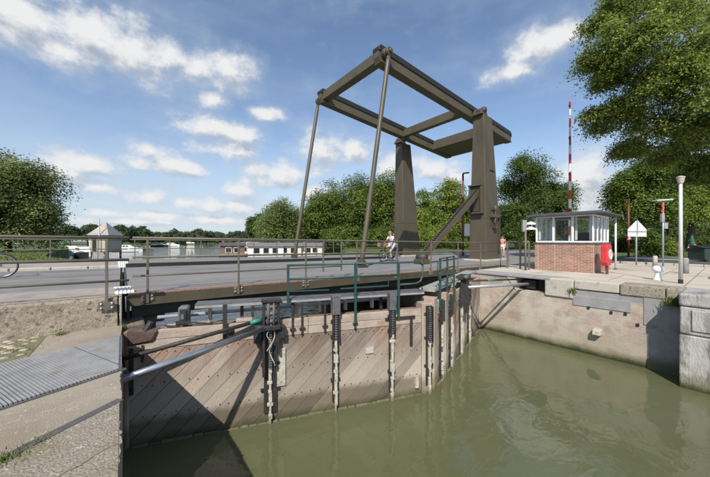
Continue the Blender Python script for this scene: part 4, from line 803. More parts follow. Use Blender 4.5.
def wframe(axis, c, a0, a1, n, nm='window'):
    w = (a1 - a0) / n
    for i in range(n):
        p0, p1 = a0 + i * w, a0 + (i + 1) * w; f = MB(); t_ = .036
        def bb(q0, q1, z0, z1, d0=-.03, d1=.03):
            if axis == 'x': f.box(c + d0, c + d1, q0, q1, z0, z1)
            else: f.box(q0, q1, c + d0, c + d1, z0, z1)
        bb(p0 + .003, p0 + t_, ZW0, ZW1); bb(p1 - t_, p1 - .003, ZW0, ZW1); bb(p0 + t_, p1 - t_, ZW0, ZW0 + .06); bb(p0 + t_, p1 - t_, ZW1 - .06, ZW1)
        o = f.build(nm, white, BT)
        g_ = MB(); q0, q1 = p0 + t_, p1 - t_
        if axis == 'x': g_.add([(c, q0, ZW0 + .06), (c, q1, ZW0 + .06), (c, q1, ZW1 - .06), (c, q0, ZW1 - .06)], [(0, 1, 2, 3)])
        else: g_.add([(q0, c, ZW0 + .06), (q1, c, ZW0 + .06), (q1, c, ZW1 - .06), (q0, c, ZW1 - .06)], [(0, 1, 2, 3)])
        g_.build('pane', glass, o)
wframe('x', BX0 + .05, BY0 + .03, BY1 - .03, 3); wframe('x', BX1 - .05, BY0 + .03, BY1 - .03, 3)
wframe('y', BY0 + .05, BX0 + .09, BX1 - .09, 4); wframe('y', BY1 - .05, BX0 + .09, BX1 - .09, 4)
MB().box(BX0 - .33, BX1 + .36, BY0 - .36, BY1 + .22, 2.215, 2.275).build('roof', roofm, BT, bevel=.01)
MB().box(BX0 - .10, BX1 + .2, BY0 - .15, BY1 + .10, 2.275, 2.33).build('roof_upstand', roofm, BT, bevel=.01)
MB().box(BX0 - .345, BX0 - .332, BY0 - .37, BY1 + .23, 2.20, 2.27).build('fascia', roofm, BT)
MB().lathe((15.7, 4.8, 2.33), [(.10, 0), (.10, .05), (.05, .08), (.05, .16), (.09, .17), (.02, .2)], 10).build('roof_vent', greyiron, BT)
curt = mat('blind_cloth', (.50, .48, .44), (.58, .56, .52), 4, .8, .1, 30)
for (y0, y1) in ((3.52, 3.62), (4.02, 4.10), (5.38, 5.46)):
    MB().box(BX0 + .16, BX0 + .18, y0, y1, ZW0 + .1, ZW1 - .02).build('blind', curt, BT)
MB().box(BX0 + .6, BX1 - .5, BY0 + .35, BY0 + .85, .55, .62).build('desk', oldwood, BT)
m_ = MB(); m_.box(15.35, 15.40, 3.75, 4.25, 1.1, 1.5); m_.box(15.36, 15.42, 3.95, 4.05, .62, 1.1); m_.build('monitor', blackp, BT)
# lifebuoy case and downpipe post
lb = thing('lifebuoy_case', 'red lifebuoy case with white face on post beside the booth', 'lifebuoy case', (14.62, 3.05, -.13))
MB().box(14.60, 14.68, 3.02, 3.10, -.14, .45).build('post', brownp, lb)
MB().tube([(14.62, 2.88, .62), (14.62, 3.12, .62)], .0, 6) if False else None
m_ = MB(); m_.prism([(14.40, 2.98 + 0.0, .20), (14.92, 2.98, .20), (15.0, 2.98, .32), (15.0, 2.98, .92), (14.9, 2.98, 1.02), (14.42, 2.98, 1.02), (14.32, 2.98, .92), (14.32, 2.98, .32)], (0, .20, 0)); m_.build('case', redp, lb, bevel=.03, seg=2)
m_ = MB(); m_.torus((14.72, 2.972, .62), .17, .03, 'y', 20, 6); m_.build('ring_emblem', white, lb)
MB().tube([(17.25, 3.25, -.14), (17.25, 3.25, 2.22)], .035, 10).build('dummy', white) if False else None
dp = thing('roof_post', 'slim white post holding the right corner of the booth roof', 'post', (17.22, 3.3, -.13))
MB().tube([(17.22, 3.3, -.14), (17.22, 3.3, 2.21)], .038, 10).build('shaft', white, dp, smooth=True); MB().tube([(17.22, 3.3, -.14), (17.22, 3.3, -.08)], .07, 10).build('base', greyiron, dp)

# ------------------------------------------------------------------ quay furniture
# mooring bollard
q = Vector((13.75, 1.58, -.13)); mb_ = thing('mooring_bollard', 'stout white mooring bollard on the quay near the lamp post', 'bollard', q)
MB().lathe(q, [(.125, 0), (.125, .02), (.10, .06), (.080, .16), (.076, .24), (.09, .27)], 18).build('stem', white, mb_, smooth=True)
MB().lathe(q, [(.085, .262), (.125, .28), (.145, .34), (.135, .41), (.09, .455), (.012, .465)], 18).build('head', white, mb_, smooth=True)
# lamp post
q = Vector((13.16, 1.03, -.13)); lp = thing('lamp_post', 'tall plain grey lamp post with flat cap on the right quay', 'lamp post', q)
MB().tube([q, q + Vector((0, 0, 2.98))], [.048, .040], 14).build('shaft', mat('lamp_grey', (.46, .46, .45), (.56, .55, .54), 5, .5, .1), lp, smooth=True)
MB().tube([q + Vector((0, 0, -.01)), q + Vector((0, 0, .12))], .056, 14).build('base_sleeve', blackp, lp)
MB().lathe(q, [(.045, 2.98), (.06, 3.0), (.085, 3.12), (.085, 3.15), (.10, 3.16), (.10, 3.19), (.02, 3.22)], 16).build('lamp_head', concl, lp)
# concrete posts
for (px, d, lab, h) in ((655, 14.6, 'pale round concrete post left of the lamp post', .55), (685.5, 11.6, 'grey concrete post partly behind the lamp post', .62)):
    q = at(px, d, -.14); r_ = thing('concrete_post', lab, 'post', q, group='concrete posts on the quay')
    MB().lathe(q, [(.095, 0), (.09, h - .05), (.07, h)], 14).build('shaft', concl if h < .6 else concg, r_, smooth=True)
    MB().lathe(q, [(.12, 0), (.12, .02)], 14).build('footing', concg, r_)
# back of triangular warning sign
def polebase(p, h, r0, m, root, n=10): return MB().tube([p, p + Vector((0, 0, h))], r0, n).build('pole', m, root, smooth=True)
vdir = Vector((-SS, -CC, 0)); sdir = Vector((CC, -SS, 0))
def plate(name, c, w, h, m, root, shape='rect', th=.02):
    c = Vector(c); z = Vector((0, 0, 1))
    if shape == 'rect': pts = [c - sdir * w / 2 - z * h / 2, c + sdir * w / 2 - z * h / 2, c + sdir * w / 2 + z * h / 2, c - sdir * w / 2 + z * h / 2]
    elif shape == 'tri': pts = [c - sdir * w / 2 - z * h / 2, c + sdir * w / 2 - z * h / 2, c + sdir * .03 + z * h / 2, c - sdir * .03 + z * h / 2]
    elif shape == 'house': pts = [c - sdir * w / 2 - z * h / 2, c + sdir * w / 2 - z * h / 2, c + sdir * w / 2 - z * h * .05, c + sdir * .05 * w + z * h / 2, c - sdir * .05 * w + z * h / 2, c - sdir * w / 2 - z * h * .05]
    return MB().prism(pts, -vdir * th).build(name, m, root)
signgrey = mat('sign_back', (.52, .53, .54), (.58, .58, .59), 4, .5, .05)
q = at(636.3, 15.7, -.145); r_ = thing('warning_sign', 'grey back of a triangular warning sign on a thin pole', 'sign', q)
polebase(q, 2.25, .035, galv, r_); plate('panel', q + Vector((0, 0, 1.93)) + vdir * .05, .98, .84, signgrey, r_, 'house')
plate('rail', q + Vector((0, 0, 1.78)) + vdir * .08, .95, .03, galv, r_); plate('rail', q + Vector((0, 0, 2.0)) + vdir * .08, .04, .8, galv, r_)
# solar lamp post
q = at(663, 15.0, -.145); r_ = thing('solar_light_post', 'grey pole with wide flat solar panel on top', 'light post', q)
polebase(q, 3.3, .038, galv, r_); c = q + Vector((0, 0, 3.32)); MB().bar(c - sdir * .42, c + sdir * .42 + Vector((0, 0, .05)), .24, .05).build('solar_panel', signgrey, r_)
MB().bar(c - sdir * .38 - Vector((0, 0, .04)), c + sdir * .38 + Vector((0, 0, .005)), .2, .03).build('panel_frame', galv, r_)
plate('red_plate', q + Vector((0, 0, 2.95)) - sdir * .07 + vdir * .06, .07, .5, redp, r_); plate('box', q + Vector((0, 0, 2.45)) - sdir * .05 + vdir * .07, .14, .42, concg, r_, th=.1); plate('box', q + Vector((0, 0, 2.05)) + sdir * .1 + vdir * .07, .16, .3, galv, r_, th=.1)
# brown street lamp with small sign
q = at(628.5, 24, -.15); r_ = thing('street_lamp', 'rust brown street lamp with short arm behind the warning sign', 'street lamp', q)
polebase(q, 4.6, .07, brownp, r_); c = q + Vector((0, 0, 4.58)); MB().bar(c - sdir * .5, c + sdir * .08, .16, .09).build('lamp_arm', brownp, r_)
plate('small_sign', q + Vector((0, 0, 1.55)) + vdir * .1, .46, .40, redp, r_, 'tri'); plate('sign_face', q + Vector((0, 0, 1.53)) + vdir * .125, .26, .22, white, r_, 'tri', .01)
# blue sign
q = at(657, 25, -.15); r_ = thing('information_sign', 'small blue information sign with white lines left of the lamp post', 'sign', q)
polebase(q, 1.3, .04, galv, r_); plate('panel', q + Vector((0, 0, .95)) + vdir * .06, .40, .85, bluep, r_)
plate('white_mark', q + Vector((0, 0, 1.22)) + vdir * .083, .20, .12, white, r_, 'tri', .004); plate('white_mark', q + Vector((0, 0, .82)) + vdir * .083, .26, .10, white, r_, th=.004)
# shipping light sign on quay
q = Vector((13.75, 5.62, -.135)); r_ = thing('signal_post', 'olive post with small pale signal plates left of the booth', 'signal', q)
polebase(q, 1.75, .042, railm, r_); plate('box', q + Vector((0, 0, 1.93)) - sdir * .03, .17, .5, concg, r_, th=.1)
for z in (2.05, 1.83): plate('arrow_plate', q + Vector((0, 0, z)) + sdir * .24, .40, .13, whit2, r_, 'house')
# red mast lamp behind the rack strut
q = at(463, 25, -.15); r_ = thing('street_lamp', 'thin dark red lamp mast left of the near pylon', 'street lamp', q)
polebase(q, 6.9, .08, brownp, r_); c = q + Vector((0, 0, 6.95)); MB().bar(c, c + sdir * .5 + Vector((0, 0, .06)), .18, .1).build('lamp_arm', brownp, r_)
plate('sign_box', q + Vector((0, 0, 3.6)) - sdir * .35 + vdir * .1, .5, .75, bluep, r_, th=.1); plate('banner', q + Vector((0, 0, 2.2)) + sdir * .3 + vdir * .1, .45, 1.0, whit2, r_, th=.02)
# barrier arm
q = at(570, 20.5, -.12); r_ = thing('road_barrier', 'raised red and white striped barrier arm standing behind the booth', 'barrier', q)
MB().box(q.x - .25, q.x + .25, q.y - .3, q.y + .3, -.12, 1.0).build('drive_box', signgrey, r_, bevel=.02)
z0 = .9; bh = .62; i = 0; ztop = zrow(104, 20.5)
while z0 < ztop:
    z1 = min(z0 + bh, ztop); k0 = .11 - .055 * (z0 / 10); k1 = .11 - .055 * (z1 / 10)
    o = MB().tube([(q.x, q.y, z0), (q.x, q.y, z1 - .002)], [k0, k1], 10).build('stripe', redp if i % 2 else white, r_, smooth=False); z0 = z1; i += 1
    if i % 4 == 0: MB().box(q.x - .12, q.x - .04, q.y - .05, q.y + .05, z0 - .2, z0 - .08).build('lamp', blackp, r_)
MB().lathe((q.x, q.y, ztop), [(.07, 0), (.07, .16), (.02, .2)], 10).build('tip_lamp', redp, r_)
# hedge of dark bins / fence at far right
q = at(703, 19, -.14); r_ = thing('waste_container', 'dark green waste container at the right picture edge', 'container', q, -TH)
MB().box(-.45, .75, -.5, .5, .08, .82).build('body', mat('container_green', (.02, .035, .028), (.03, .045, .035), 3, .6, .1), r_, local=True, bevel=.03)
MB().prism([(-.5, -.55, .83), (.8, -.55, .83), (.8, .1, 1.0), (-.5, .1, 1.0)], (0, .45, -.05)).build('lid', blackp, r_, local=True)
for x_ in (-.3, .6): MB().tube([(x_, -.45, .07), (x_, -.35, .07)], .075, 10).build('wheel', blackp, r_, local=True)
q = at(692, 21, -.14); r_ = thing('parasol_pole', 'closed green parasol on the terrace behind the lamp post', 'parasol', q)
MB().tube([q, q + Vector((0, 0, 1.6))], .03, 8).build('pole', galv, r_); MB().lathe(q, [(.02, .75), (.11, .9), (.13, 1.1), (.09, 1.5), (.02, 1.75)], 10).build('cloth', mat('parasol_green', (.03, .16, .10), None, 4, .8, .1), r_)

# ------------------------------------------------------------------ people
def skin_mesh(name, m, parent, V, E, rad, root_i=0, sub=2):
    me = bpy.data.meshes.new(name); me.from_pydata(V, E, []); o = bpy.data.objects.new(name, me); COL.objects.link(o); o.parent = parent
    o.modifiers.new('skin', 'SKIN'); o.modifiers['skin'].use_smooth_shade = True
    for i, sv in enumerate(me.skin_vertices[0].data): r_ = rad[i]; sv.radius = (r_, r_) if not isinstance(r_, tuple) else r_; sv.use_root = (i == root_i)
    sd_ = o.modifiers.new('sub', 'SUBSURF'); sd_.levels = sub; sd_.render_levels = sub; me.materials.append(m); return o
def person(root, J, skinm, topm, botm, hairm, shoe, legs_bare=True, hair_long=False):
    """J: joint positions (local). One continuous body, clothes and hair as children"""
    n = ['pelvis', 'spine', 'chest', 'neck', 'chin', 'skull', 'shL', 'elL', 'wrL', 'shR', 'elR', 'wrR', 'hipL', 'knL', 'anL', 'toL', 'hipR', 'knR', 'anR', 'toR', 'crown']
    rad = dict(pelvis=(.15, .11), spine=(.125, .09), chest=(.15, .10), neck=.052, chin=.068, skull=.095, crown=.07, shL=.062, elL=.042, wrL=.028, shR=.062, elR=.042, wrR=.028, hipL=.088, knL=.058, anL=.038, toL=.036, hipR=.088, knR=.058, anR=.038, toR=.036)
    E = [('pelvis', 'spine'), ('spine', 'chest'), ('chest', 'neck'), ('neck', 'chin'), ('chin', 'skull'), ('skull', 'crown'), ('chest', 'shL'), ('shL', 'elL'), ('elL', 'wrL'), ('chest', 'shR'), ('shR', 'elR'), ('elR', 'wrR'), ('pelvis', 'hipL'), ('hipL', 'knL'), ('knL', 'anL'), ('anL', 'toL'), ('pelvis', 'hipR'), ('hipR', 'knR'), ('knR', 'anR'), ('anR', 'toR')]
    ix = {k: i for i, k in enumerate(n)}
    body = skin_mesh('body', skinm, root, [tuple(J[k]) for k in n], [(ix[a], ix[b_]) for a, b_ in E], [rad[k] for k in n])
    V = lambda k: Vector(J[k])
    def sub(keys, edges, name, m, grow, radover={}):
        i2 = {k: i for i, k in enumerate(keys)}; rr = []
        for k in keys:
            r_ = radover.get(k, rad.get(k.split('*')[0], .06)); rr.append(tuple(x + grow for x in r_) if isinstance(r_, tuple) else r_ + grow)
        P = []
        for k in keys:
            if '*' in k: a, rest = k.split('*'); b_, t_ = rest.split('@'); P.append(tuple(V(a).lerp(V(b_), float(t_))))
            else: P.append(tuple(J[k]))
        return skin_mesh(name, m, root, P, [(i2[a], i2[b_]) for a, b_ in edges], rr)
    s1, s2 = 'shL*elL@0.6', 'shR*elR@0.6'
    sub(['chest', 'spine', 'pelvis', 'chest*neck@0.45', 'shL', s1, 'shR', s2], [('chest', 'spine'), ('spine', 'pelvis'), ('chest', 'chest*neck@0.45'), ('chest', 'shL'), ('shL', s1), ('chest', 'shR'), ('shR', s2)], 'top', topm, .014, {'chest*neck@0.45': .085, s1: .052, s2: .052})
    h1, h2 = ('hipL*knL@0.75', 'hipR*knR@0.75') if legs_bare else ('knL*anL@0.85', 'knR*anR@0.85')
    ks = ['pelvis', 'hipL', h1, 'hipR', h2] if legs_bare else ['pelvis', 'hipL', 'knL', h1, 'hipR', 'knR', h2]
    es = [('pelvis', 'hipL'), ('hipL', h1), ('pelvis', 'hipR'), ('hipR', h2)] if legs_bare else [('pelvis', 'hipL'), ('hipL', 'knL'), ('knL', h1), ('pelvis', 'hipR'), ('hipR', 'knR'), ('knR', h2)]
    sub(ks, es, 'trousers' if not legs_bare else 'shorts', botm, .018, {h1: .072 if legs_bare else .05, h2: .072 if legs_bare else .05})
    for s_ in 'LR':
        sub(['an' + s_, 'to' + s_], [('an' + s_, 'to' + s_)], 'shoe', shoe, .012)
        d_ = (V('wr' + s_) - V('el' + s_)).normalized(); side = d_.cross(Vector((0, 0, 1))); side = side.normalized() if side.length > .1 else Vector((0, 1, 0)); w = V('wr' + s_); hb = MB()
        hb.tube([w - d_ * .02, w + d_ * .05, w + d_ * .09], [.026, .036, .03], 8)
        nr = side.cross(d_)
        for k, (o_, l_) in enumerate(((-.027, .065), (-.009, .075), (.009, .07), (.027, .055))): b_ = w + d_ * .085 + side * o_; hb.tube([b_, b_ + d_ * l_ * .5 - nr * .008, b_ + d_ * l_ * .8 - nr * .03], [.009, .0085, .007], 6)
        b_ = w + d_ * .03 + side * .03; hb.tube([b_, b_ + d_ * .03 + side * .025, b_ + d_ * .06 + side * .03], [.011, .010, .008], 6)
        hb.build('hand', skinm, root, local=True, smooth=True)
    c = V('skull'); fw = J['face']; fw = Vector(fw).normalized(); sdv = fw.cross(Vector((0, 0, 1))).normalized(); upv = sdv.cross(fw)
    hb = MB(); hb.ball(c - fw * .022 + upv * .035, .108, .108, .108, 12, 8)
    if hair_long: hb.ball(c - fw * .07 - upv * .05, .085, .085, .14, 10, 7)
    hb.build('hair', hairm, root, local=True, smooth=True)
    fb = MB()
    for s_ in (-1, 1): fb.ball(c + fw * .088 + sdv * .033 * s_ - upv * .005, .012, .012, .010, 6, 4)
    fb.bar(c + fw * .082 - sdv * .022 - upv * .065, c + fw * .082 + sdv * .022 - upv * .065, .012, .008); fb.build('eyes_and_mouth', blackp, root, local=True)
    fb = MB(); fb.tube([c + fw * .085 + upv * .01, c + fw * .115 - upv * .03, c + fw * .085 - upv * .038], [.008, .016, .010], 6)
    for s_ in (-1, 1): fb.ball(c + sdv * .098 * s_ - upv * .01, .014, .022, .03, 6, 4)
    fb.build('nose_and_ears', skinm, root, local=True, smooth=True)
    return body
whitec = mat('white_cloth', (.62, .60, .62), (.70, .68, .70), 8, .85, .3, 30)
lav = mat('lavender_cloth', (.42, .42, .52), (.50, .50, .60), 8, .85, .3, 30)
orang = mat('coral_cloth', (.55, .20, .13), (.60, .26, .18), 8, .85, .3, 30)
redc = mat('red_cloth', (.45, .06, .05), (.5, .09, .07), 8, .85, .3, 30)
dkc = mat('dark_cloth', (.03, .03, .04), (.05, .05, .06), 8, .85, .3, 30)
blond = mat('light_brown_hair', (.22, .13, .07), (.30, .19, .10), 20, .7, .4, 50)
darkh = mat('dark_hair', (.03, .02, .015), (.05, .035, .025), 20, .6, .4, 50)
shoem = mat('shoe_leather', (.05, .045, .04), (.08, .07, .06), 8, .6, .1)

# ------------------------------------------------------------------ bicycles (local: front towards +x)
def bicycle(label, loc, rz, frame_m, basket=False, stand=False):
    r_ = thing('bicycle', label, 'bicycle', loc, rz, 'bicycles near the bridge')
    for xc in (-.54, .54):
        w = MB().torus((xc, 0, .34), .325, .018, 'y', 32, 6).build('wheel', blackp, r_, local=True, smooth=True)
        MB().torus((xc, 0, .34), .302, .011, 'y', 32, 5).build('rim', steel, w, local=True, smooth=True)
        sp = MB()
        for k in range(14): a = 2 * math.pi * k / 14; sp.tube([(xc, .02 * (-1) ** k, .34), (xc + .3 * math.cos(a), 0, .34 + .3 * math.sin(a))], .0022, 4)
        sp.tube([(xc, -.05, .34), (xc, .05, .34)], .02, 8); sp.build('spokes', steel, w, local=True)
    f = MB(); bb = (-.08, 0, .29); st_ = (-.24, 0, .80); hd = (.36, 0, .80); hd2 = (.40, 0, .62)
    for a, b_, r2 in ((bb, st_, .016), (st_, hd, .016), (bb, hd2, .018), ((.35, 0, .86), hd2, .02)): f.tube([a, b_], r2, 8)
    for s_ in (-1, 1):
        f.tube([(-.54, .06 * s_, .34), (bb[0], .03 * s_, bb[2])], .009, 6); f.tube([(-.54, .06 * s_, .34), (st_[0], .02 * s_, st_[2] - .04)], .008, 6); f.tube([(.54, .055 * s_, .34), (.46, .055 * s_, .52), (.40, .03 * s_, .64)], .011, 6)
    f.build('frame', frame_m, r_, local=True, smooth=True)
    h = MB(); h.tube([(.35, 0, .82), (.32, 0, 1.02)], .012, 6); h.tube([(.12, -.27, 1.03), (.24, -.25, 1.06), (.33, -.1, 1.04), (.33, .1, 1.04), (.24, .25, 1.06), (.12, .27, 1.03)], .012, 6); h.build('handlebar', steel, r_, local=True, smooth=True)
    s2 = MB(); s2.tube([(-.24, 0, .78), (-.27, 0, .92)], .012, 6); s2.tube([(-.42, 0, .95), (-.34, 0, .965), (-.2, 0, .95), (-.1, 0, .94)], [.07, .085, .045, .02], 8); s2.build('saddle', blackp, r_, local=True, smooth=True)
    for xc in (-.54, .54):
        m2 = MB(); pts = [(xc + .36 * math.cos(a), 0, .34 + .36 * math.sin(a)) for a in np.linspace(.3 if xc > 0 else .5, 2.7, 10)]
        for i in range(9): m2.bar(pts[i], pts[i + 1], .04, .006)
        m2.build('mudguard', frame_m, r_, local=True)
    c = MB(); c.tube([(-.08, -.06, .29), (-.08, .06, .29)], .085, 12); c.bar((-.08, .07, .29), (.02, .09, .16), .015, .02); c.bar((-.08, -.07, .29), (-.18, -.09, .42), .015, .02); c.box(-.03, .07, .08, .18, .14, .165); c.box(-.23, -.13, -.18, -.08, .41, .435); c.build('crank', steel, r_, local=True)
    k = MB(); k.bar((-.82, 0, .73), (-.32, 0, .73), .12, .012); k.tube([(-.75, .06, .73), (-.54, .06, .36)], .006, 5); k.tube([(-.75, -.06, .73), (-.54, -.06, .36)], .006, 5); k.build('rear_rack', blackp, r_, local=True)
    if stand: MB().tube([(-.35, .05, .32), (-.42, .22, .005)], .01, 6).build('kickstand', steel, r_, local=True)
    if basket:
        b_ = MB(); b_.box(.38, .78, -.22, .22, .86, .875)
        for z in (.93, 1.0, 1.07): 
            for q0, q1 in (((.38, -.22), (.78, -.22)), ((.78, -.22), (.78, .22)), ((.78, .22), (.38, .22)), ((.38, .22), (.38, -.22))): b_.bar((*q0, z), (*q1, z), .012, .055)
        for x_ in (.39, .77):
            for y_ in (-.21, .21): b_.bar((x_, y_, .87), (x_, y_, 1.10), .02, .02)
        b_.build('crate', mat('crate_wood', (.30, .16, .09), (.38, .22, .13), 8, .8, .3), r_, local=True)
    return r_
cpos = at(389.5, 17.4); cz = zd(cpos.x)
bicycle('bicycle with wooden front crate being ridden across the bridge', (cpos.x, cpos.y, cz), math.pi + .06, dkc, basket=True)
cy = thing('person', 'cyclist in white top and pale shorts riding across the bridge', 'person', (cpos.x, cpos.y, cz), math.pi + .06)
person(cy, dict(pelvis=(-.30, 0, 1.02), spine=(-.25, 0, 1.18), chest=(-.16, 0, 1.38), neck=(-.08, 0, 1.51), chin=(-.05, 0, 1.565), skull=(-.03, 0, 1.65), crown=(-.03, 0, 1.70), shL=(-.12, .17, 1.42), elL=(.03, .25, 1.22), wrL=(.14, .27, 1.08), shR=(-.12, -.17, 1.42), elR=(.03, -.25, 1.22), wrR=(.14, -.27, 1.08),
    hipL=(-.28, .10, .98), knL=(.06, .12, .62), anL=(-.02, .13, .24), toL=(.10, .13, .19), hipR=(-.28, -.10, .98), knR=(.10, -.12, .84), anR=(-.13, -.13, .50), toR=(-.01, -.13, .46), face=(1, .1, 0)), skin, whitec, lav, blond, shoem, True, True)
bicycle('dark bicycle standing on the approach road at the left picture edge', (-3.22, 12.75, .10), -.05, dkc, stand=True)
pp_ = at(502.3, 23.5); wk_ = thing('person', 'pedestrian in coral top behind the railing right of the near pylon', 'person', (pp_.x, pp_.y, -.12), -TH - 1.9)
ST = dict(pelvis=(0, 0, .92), spine=(0, 0, 1.08), chest=(0, 0, 1.28), neck=(.01, 0, 1.42), chin=(.03, 0, 1.47), skull=(.03, 0, 1.55), crown=(.03, 0, 1.60), shL=(0, .17, 1.33), elL=(-.04, .22, 1.06), wrL=(.08, .21, .86), shR=(0, -.17, 1.33), elR=(.02, -.22, 1.06), wrR=(.14, -.2, .88), hipL=(0, .09, .88), knL=(.12, .09, .48), anL=(.10, .09, .07), toL=(.24, .09, .04), hipR=(0, -.09, .88), knR=(.02, -.09, .48), anR=(-.2, -.09, .12), toR=(-.10, -.09, .04), face=(1, 0, 0))
person(wk_, ST, skin, orang, whitec, darkh, shoem, True, True)
ts = at(692.5, 24); sp_ = thing('person', 'person in red top sitting on the terrace right of the lamp post', 'person', (ts.x, ts.y, -.135), -TH - 2.6)
person(sp_, dict(pelvis=(0, 0, .53), spine=(-.02, 0, .68), chest=(0, 0, .88), neck=(.03, 0, 1.02), chin=(.05, 0, 1.07), skull=(.05, 0, 1.15), crown=(.05, 0, 1.20), shL=(0, .17, .93), elL=(.12, .22, .70), wrL=(.32, .16, .68), shR=(0, -.17, .93), elR=(.12, -.22, .70), wrR=(.32, -.16, .68), hipL=(.04, .1, .51), knL=(.42, .11, .50), anL=(.40, .11, .08), toL=(.52, .11, .04), hipR=(.04, -.1, .51), knR=(.42, -.11, .50), anR=(.44, -.11, .08), toR=(.56, -.11, .04), face=(1, 0, 0)), skin, redc, whitec, darkh, shoem, True)
ch = thing('terrace_chair', 'simple dark chair under the seated person on the terrace', 'chair', (ts.x, ts.y, -.135), -TH - 2.6)
MB().box(-.2, .24, -.22, .22, .41, .44).build('seat', dkc, ch, local=True); MB().prism([(-.23, -.22, .5), (-.20, -.22, .5), (-.25, -.22, .9), (-.28, -.22, .9)], (0, .44, 0)).build('backrest', dkc, ch, local=True)
for x_ in (-.19, .22):
    for y_ in (-.2, .2): MB().tube([(x_, y_, 0), (x_, y_, .42 if x_ > 0 else .52)], .014, 6).build('leg', dkc, ch, local=True)

# ------------------------------------------------------------------ vehicles
def car(label, loc, rz, paint, van=False):
    r_ = thing('parked_van' if van else 'parked_car', label, 'van' if van else 'car', loc, rz)
    Lh = 2.6 if van else 2.1
    if van: prof = [(-2.6, .35), (2.6, .35), (2.62, .9), (2.2, 1.15), (1.7, 2.0), (1.4, 2.3), (-2.5, 2.35), (-2.62, 1.2)]
    else: prof = [(-2.05, .30), (2.0, .28), (2.1, .55), (2.0, .78), (1.05, .90), (.30, 1.38), (-.2, 1.46), (-1.2, 1.42), (-1.85, .95), (-2.1, .85)]
    W = .98 if van else .86
    b_ = MB(); n_ = len(prof)
    for y_, inset in ((-W, 0), (W, 0)): 
        b_.v += [Vector((x_, y_ * (1 - .13 * max(0, (z - .9) / 1.2)), z)) for x_, z in prof]
    b_.f = [tuple(range(n_))[::-1], tuple(range(n_, 2 * n_))] + [(i, (i + 1) % n_, n_ + (i + 1) % n_, n_ + i) for i in range(n_)]
    b_.build('body', paint, r_, local=True, bevel=.07, seg=2)
    for y_ in (-1, 1):
        yy = y_ * W * .975
        win = [(.95, .95), (.35, 1.32), (-.15, 1.38), (-1.15, 1.34), (-1.55, .98)] if not van else [(2.0, 1.3), (1.6, 1.95), (.8, 1.95), (.8, 1.3)]
        MB().prism([(x_, (yy + .01 * y_) * (1 - .13 * max(0, (z - .9) / 1.2)), z) for x_, z in win], (0, .015 * y_, 0)).build('side_window', darkglass, r_, local=True)
        for xc in ((-1.3, 1.3) if not van else (-1.6, 1.7)):
            w = MB().tube([(xc, yy - .10 * y_, .32), (xc, yy + .03 * y_, .32)], .32, 18).build('wheel', blackp, r_, local=True); MB().tube([(xc, yy + .031 * y_, .32), (xc, yy + .04 * y_, .32)], .19, 12).build('rim', steel, w, local=True)
        MB().box(Lh - .12, Lh + .02, y_ * W * .55 - .18, y_ * W * .55 + .18, .62, .75).build('headlight', white, r_, local=True); MB().box(-Lh - .02, -Lh + .1, y_ * W * .7 - .12, y_ * W * .7 + .12, .72, .88).build('tail_light', redp, r_, local=True)
    zf = [(1.08, .93), (.38, 1.35)] if not van else [(2.16, 1.22), (1.74, 1.95)]
    MB().prism([(zf[0][0], -W * .8, zf[0][1]), (zf[0][0], W * .8, zf[0][1]), (zf[1][0], W * .72, zf[1][1]), (zf[1][0], -W * .72, zf[1][1])], (.02, 0, .02)).build('windscreen', darkglass, r_, local=True)
    return r_
carb = mat('car_blue', (.02, .04, .10), (.025, .05, .12), 2, .25, 0); carw = mat('car_silver', (.45, .46, .48), (.5, .51, .52), 2, .25, 0)
p = at(617, 37); car('dark blue car parked beside the road behind the booth', (p.x, p.y, -.15), R(80), carb)
p = at(637, 38); car('silver car parked behind the warning sign pole', (p.x, p.y, -.15), R(100), carw)
p = at(15, 52); car('white van parked under the tree on the left bank', (p.x, p.y, .02), R(90) + .185, white, True)

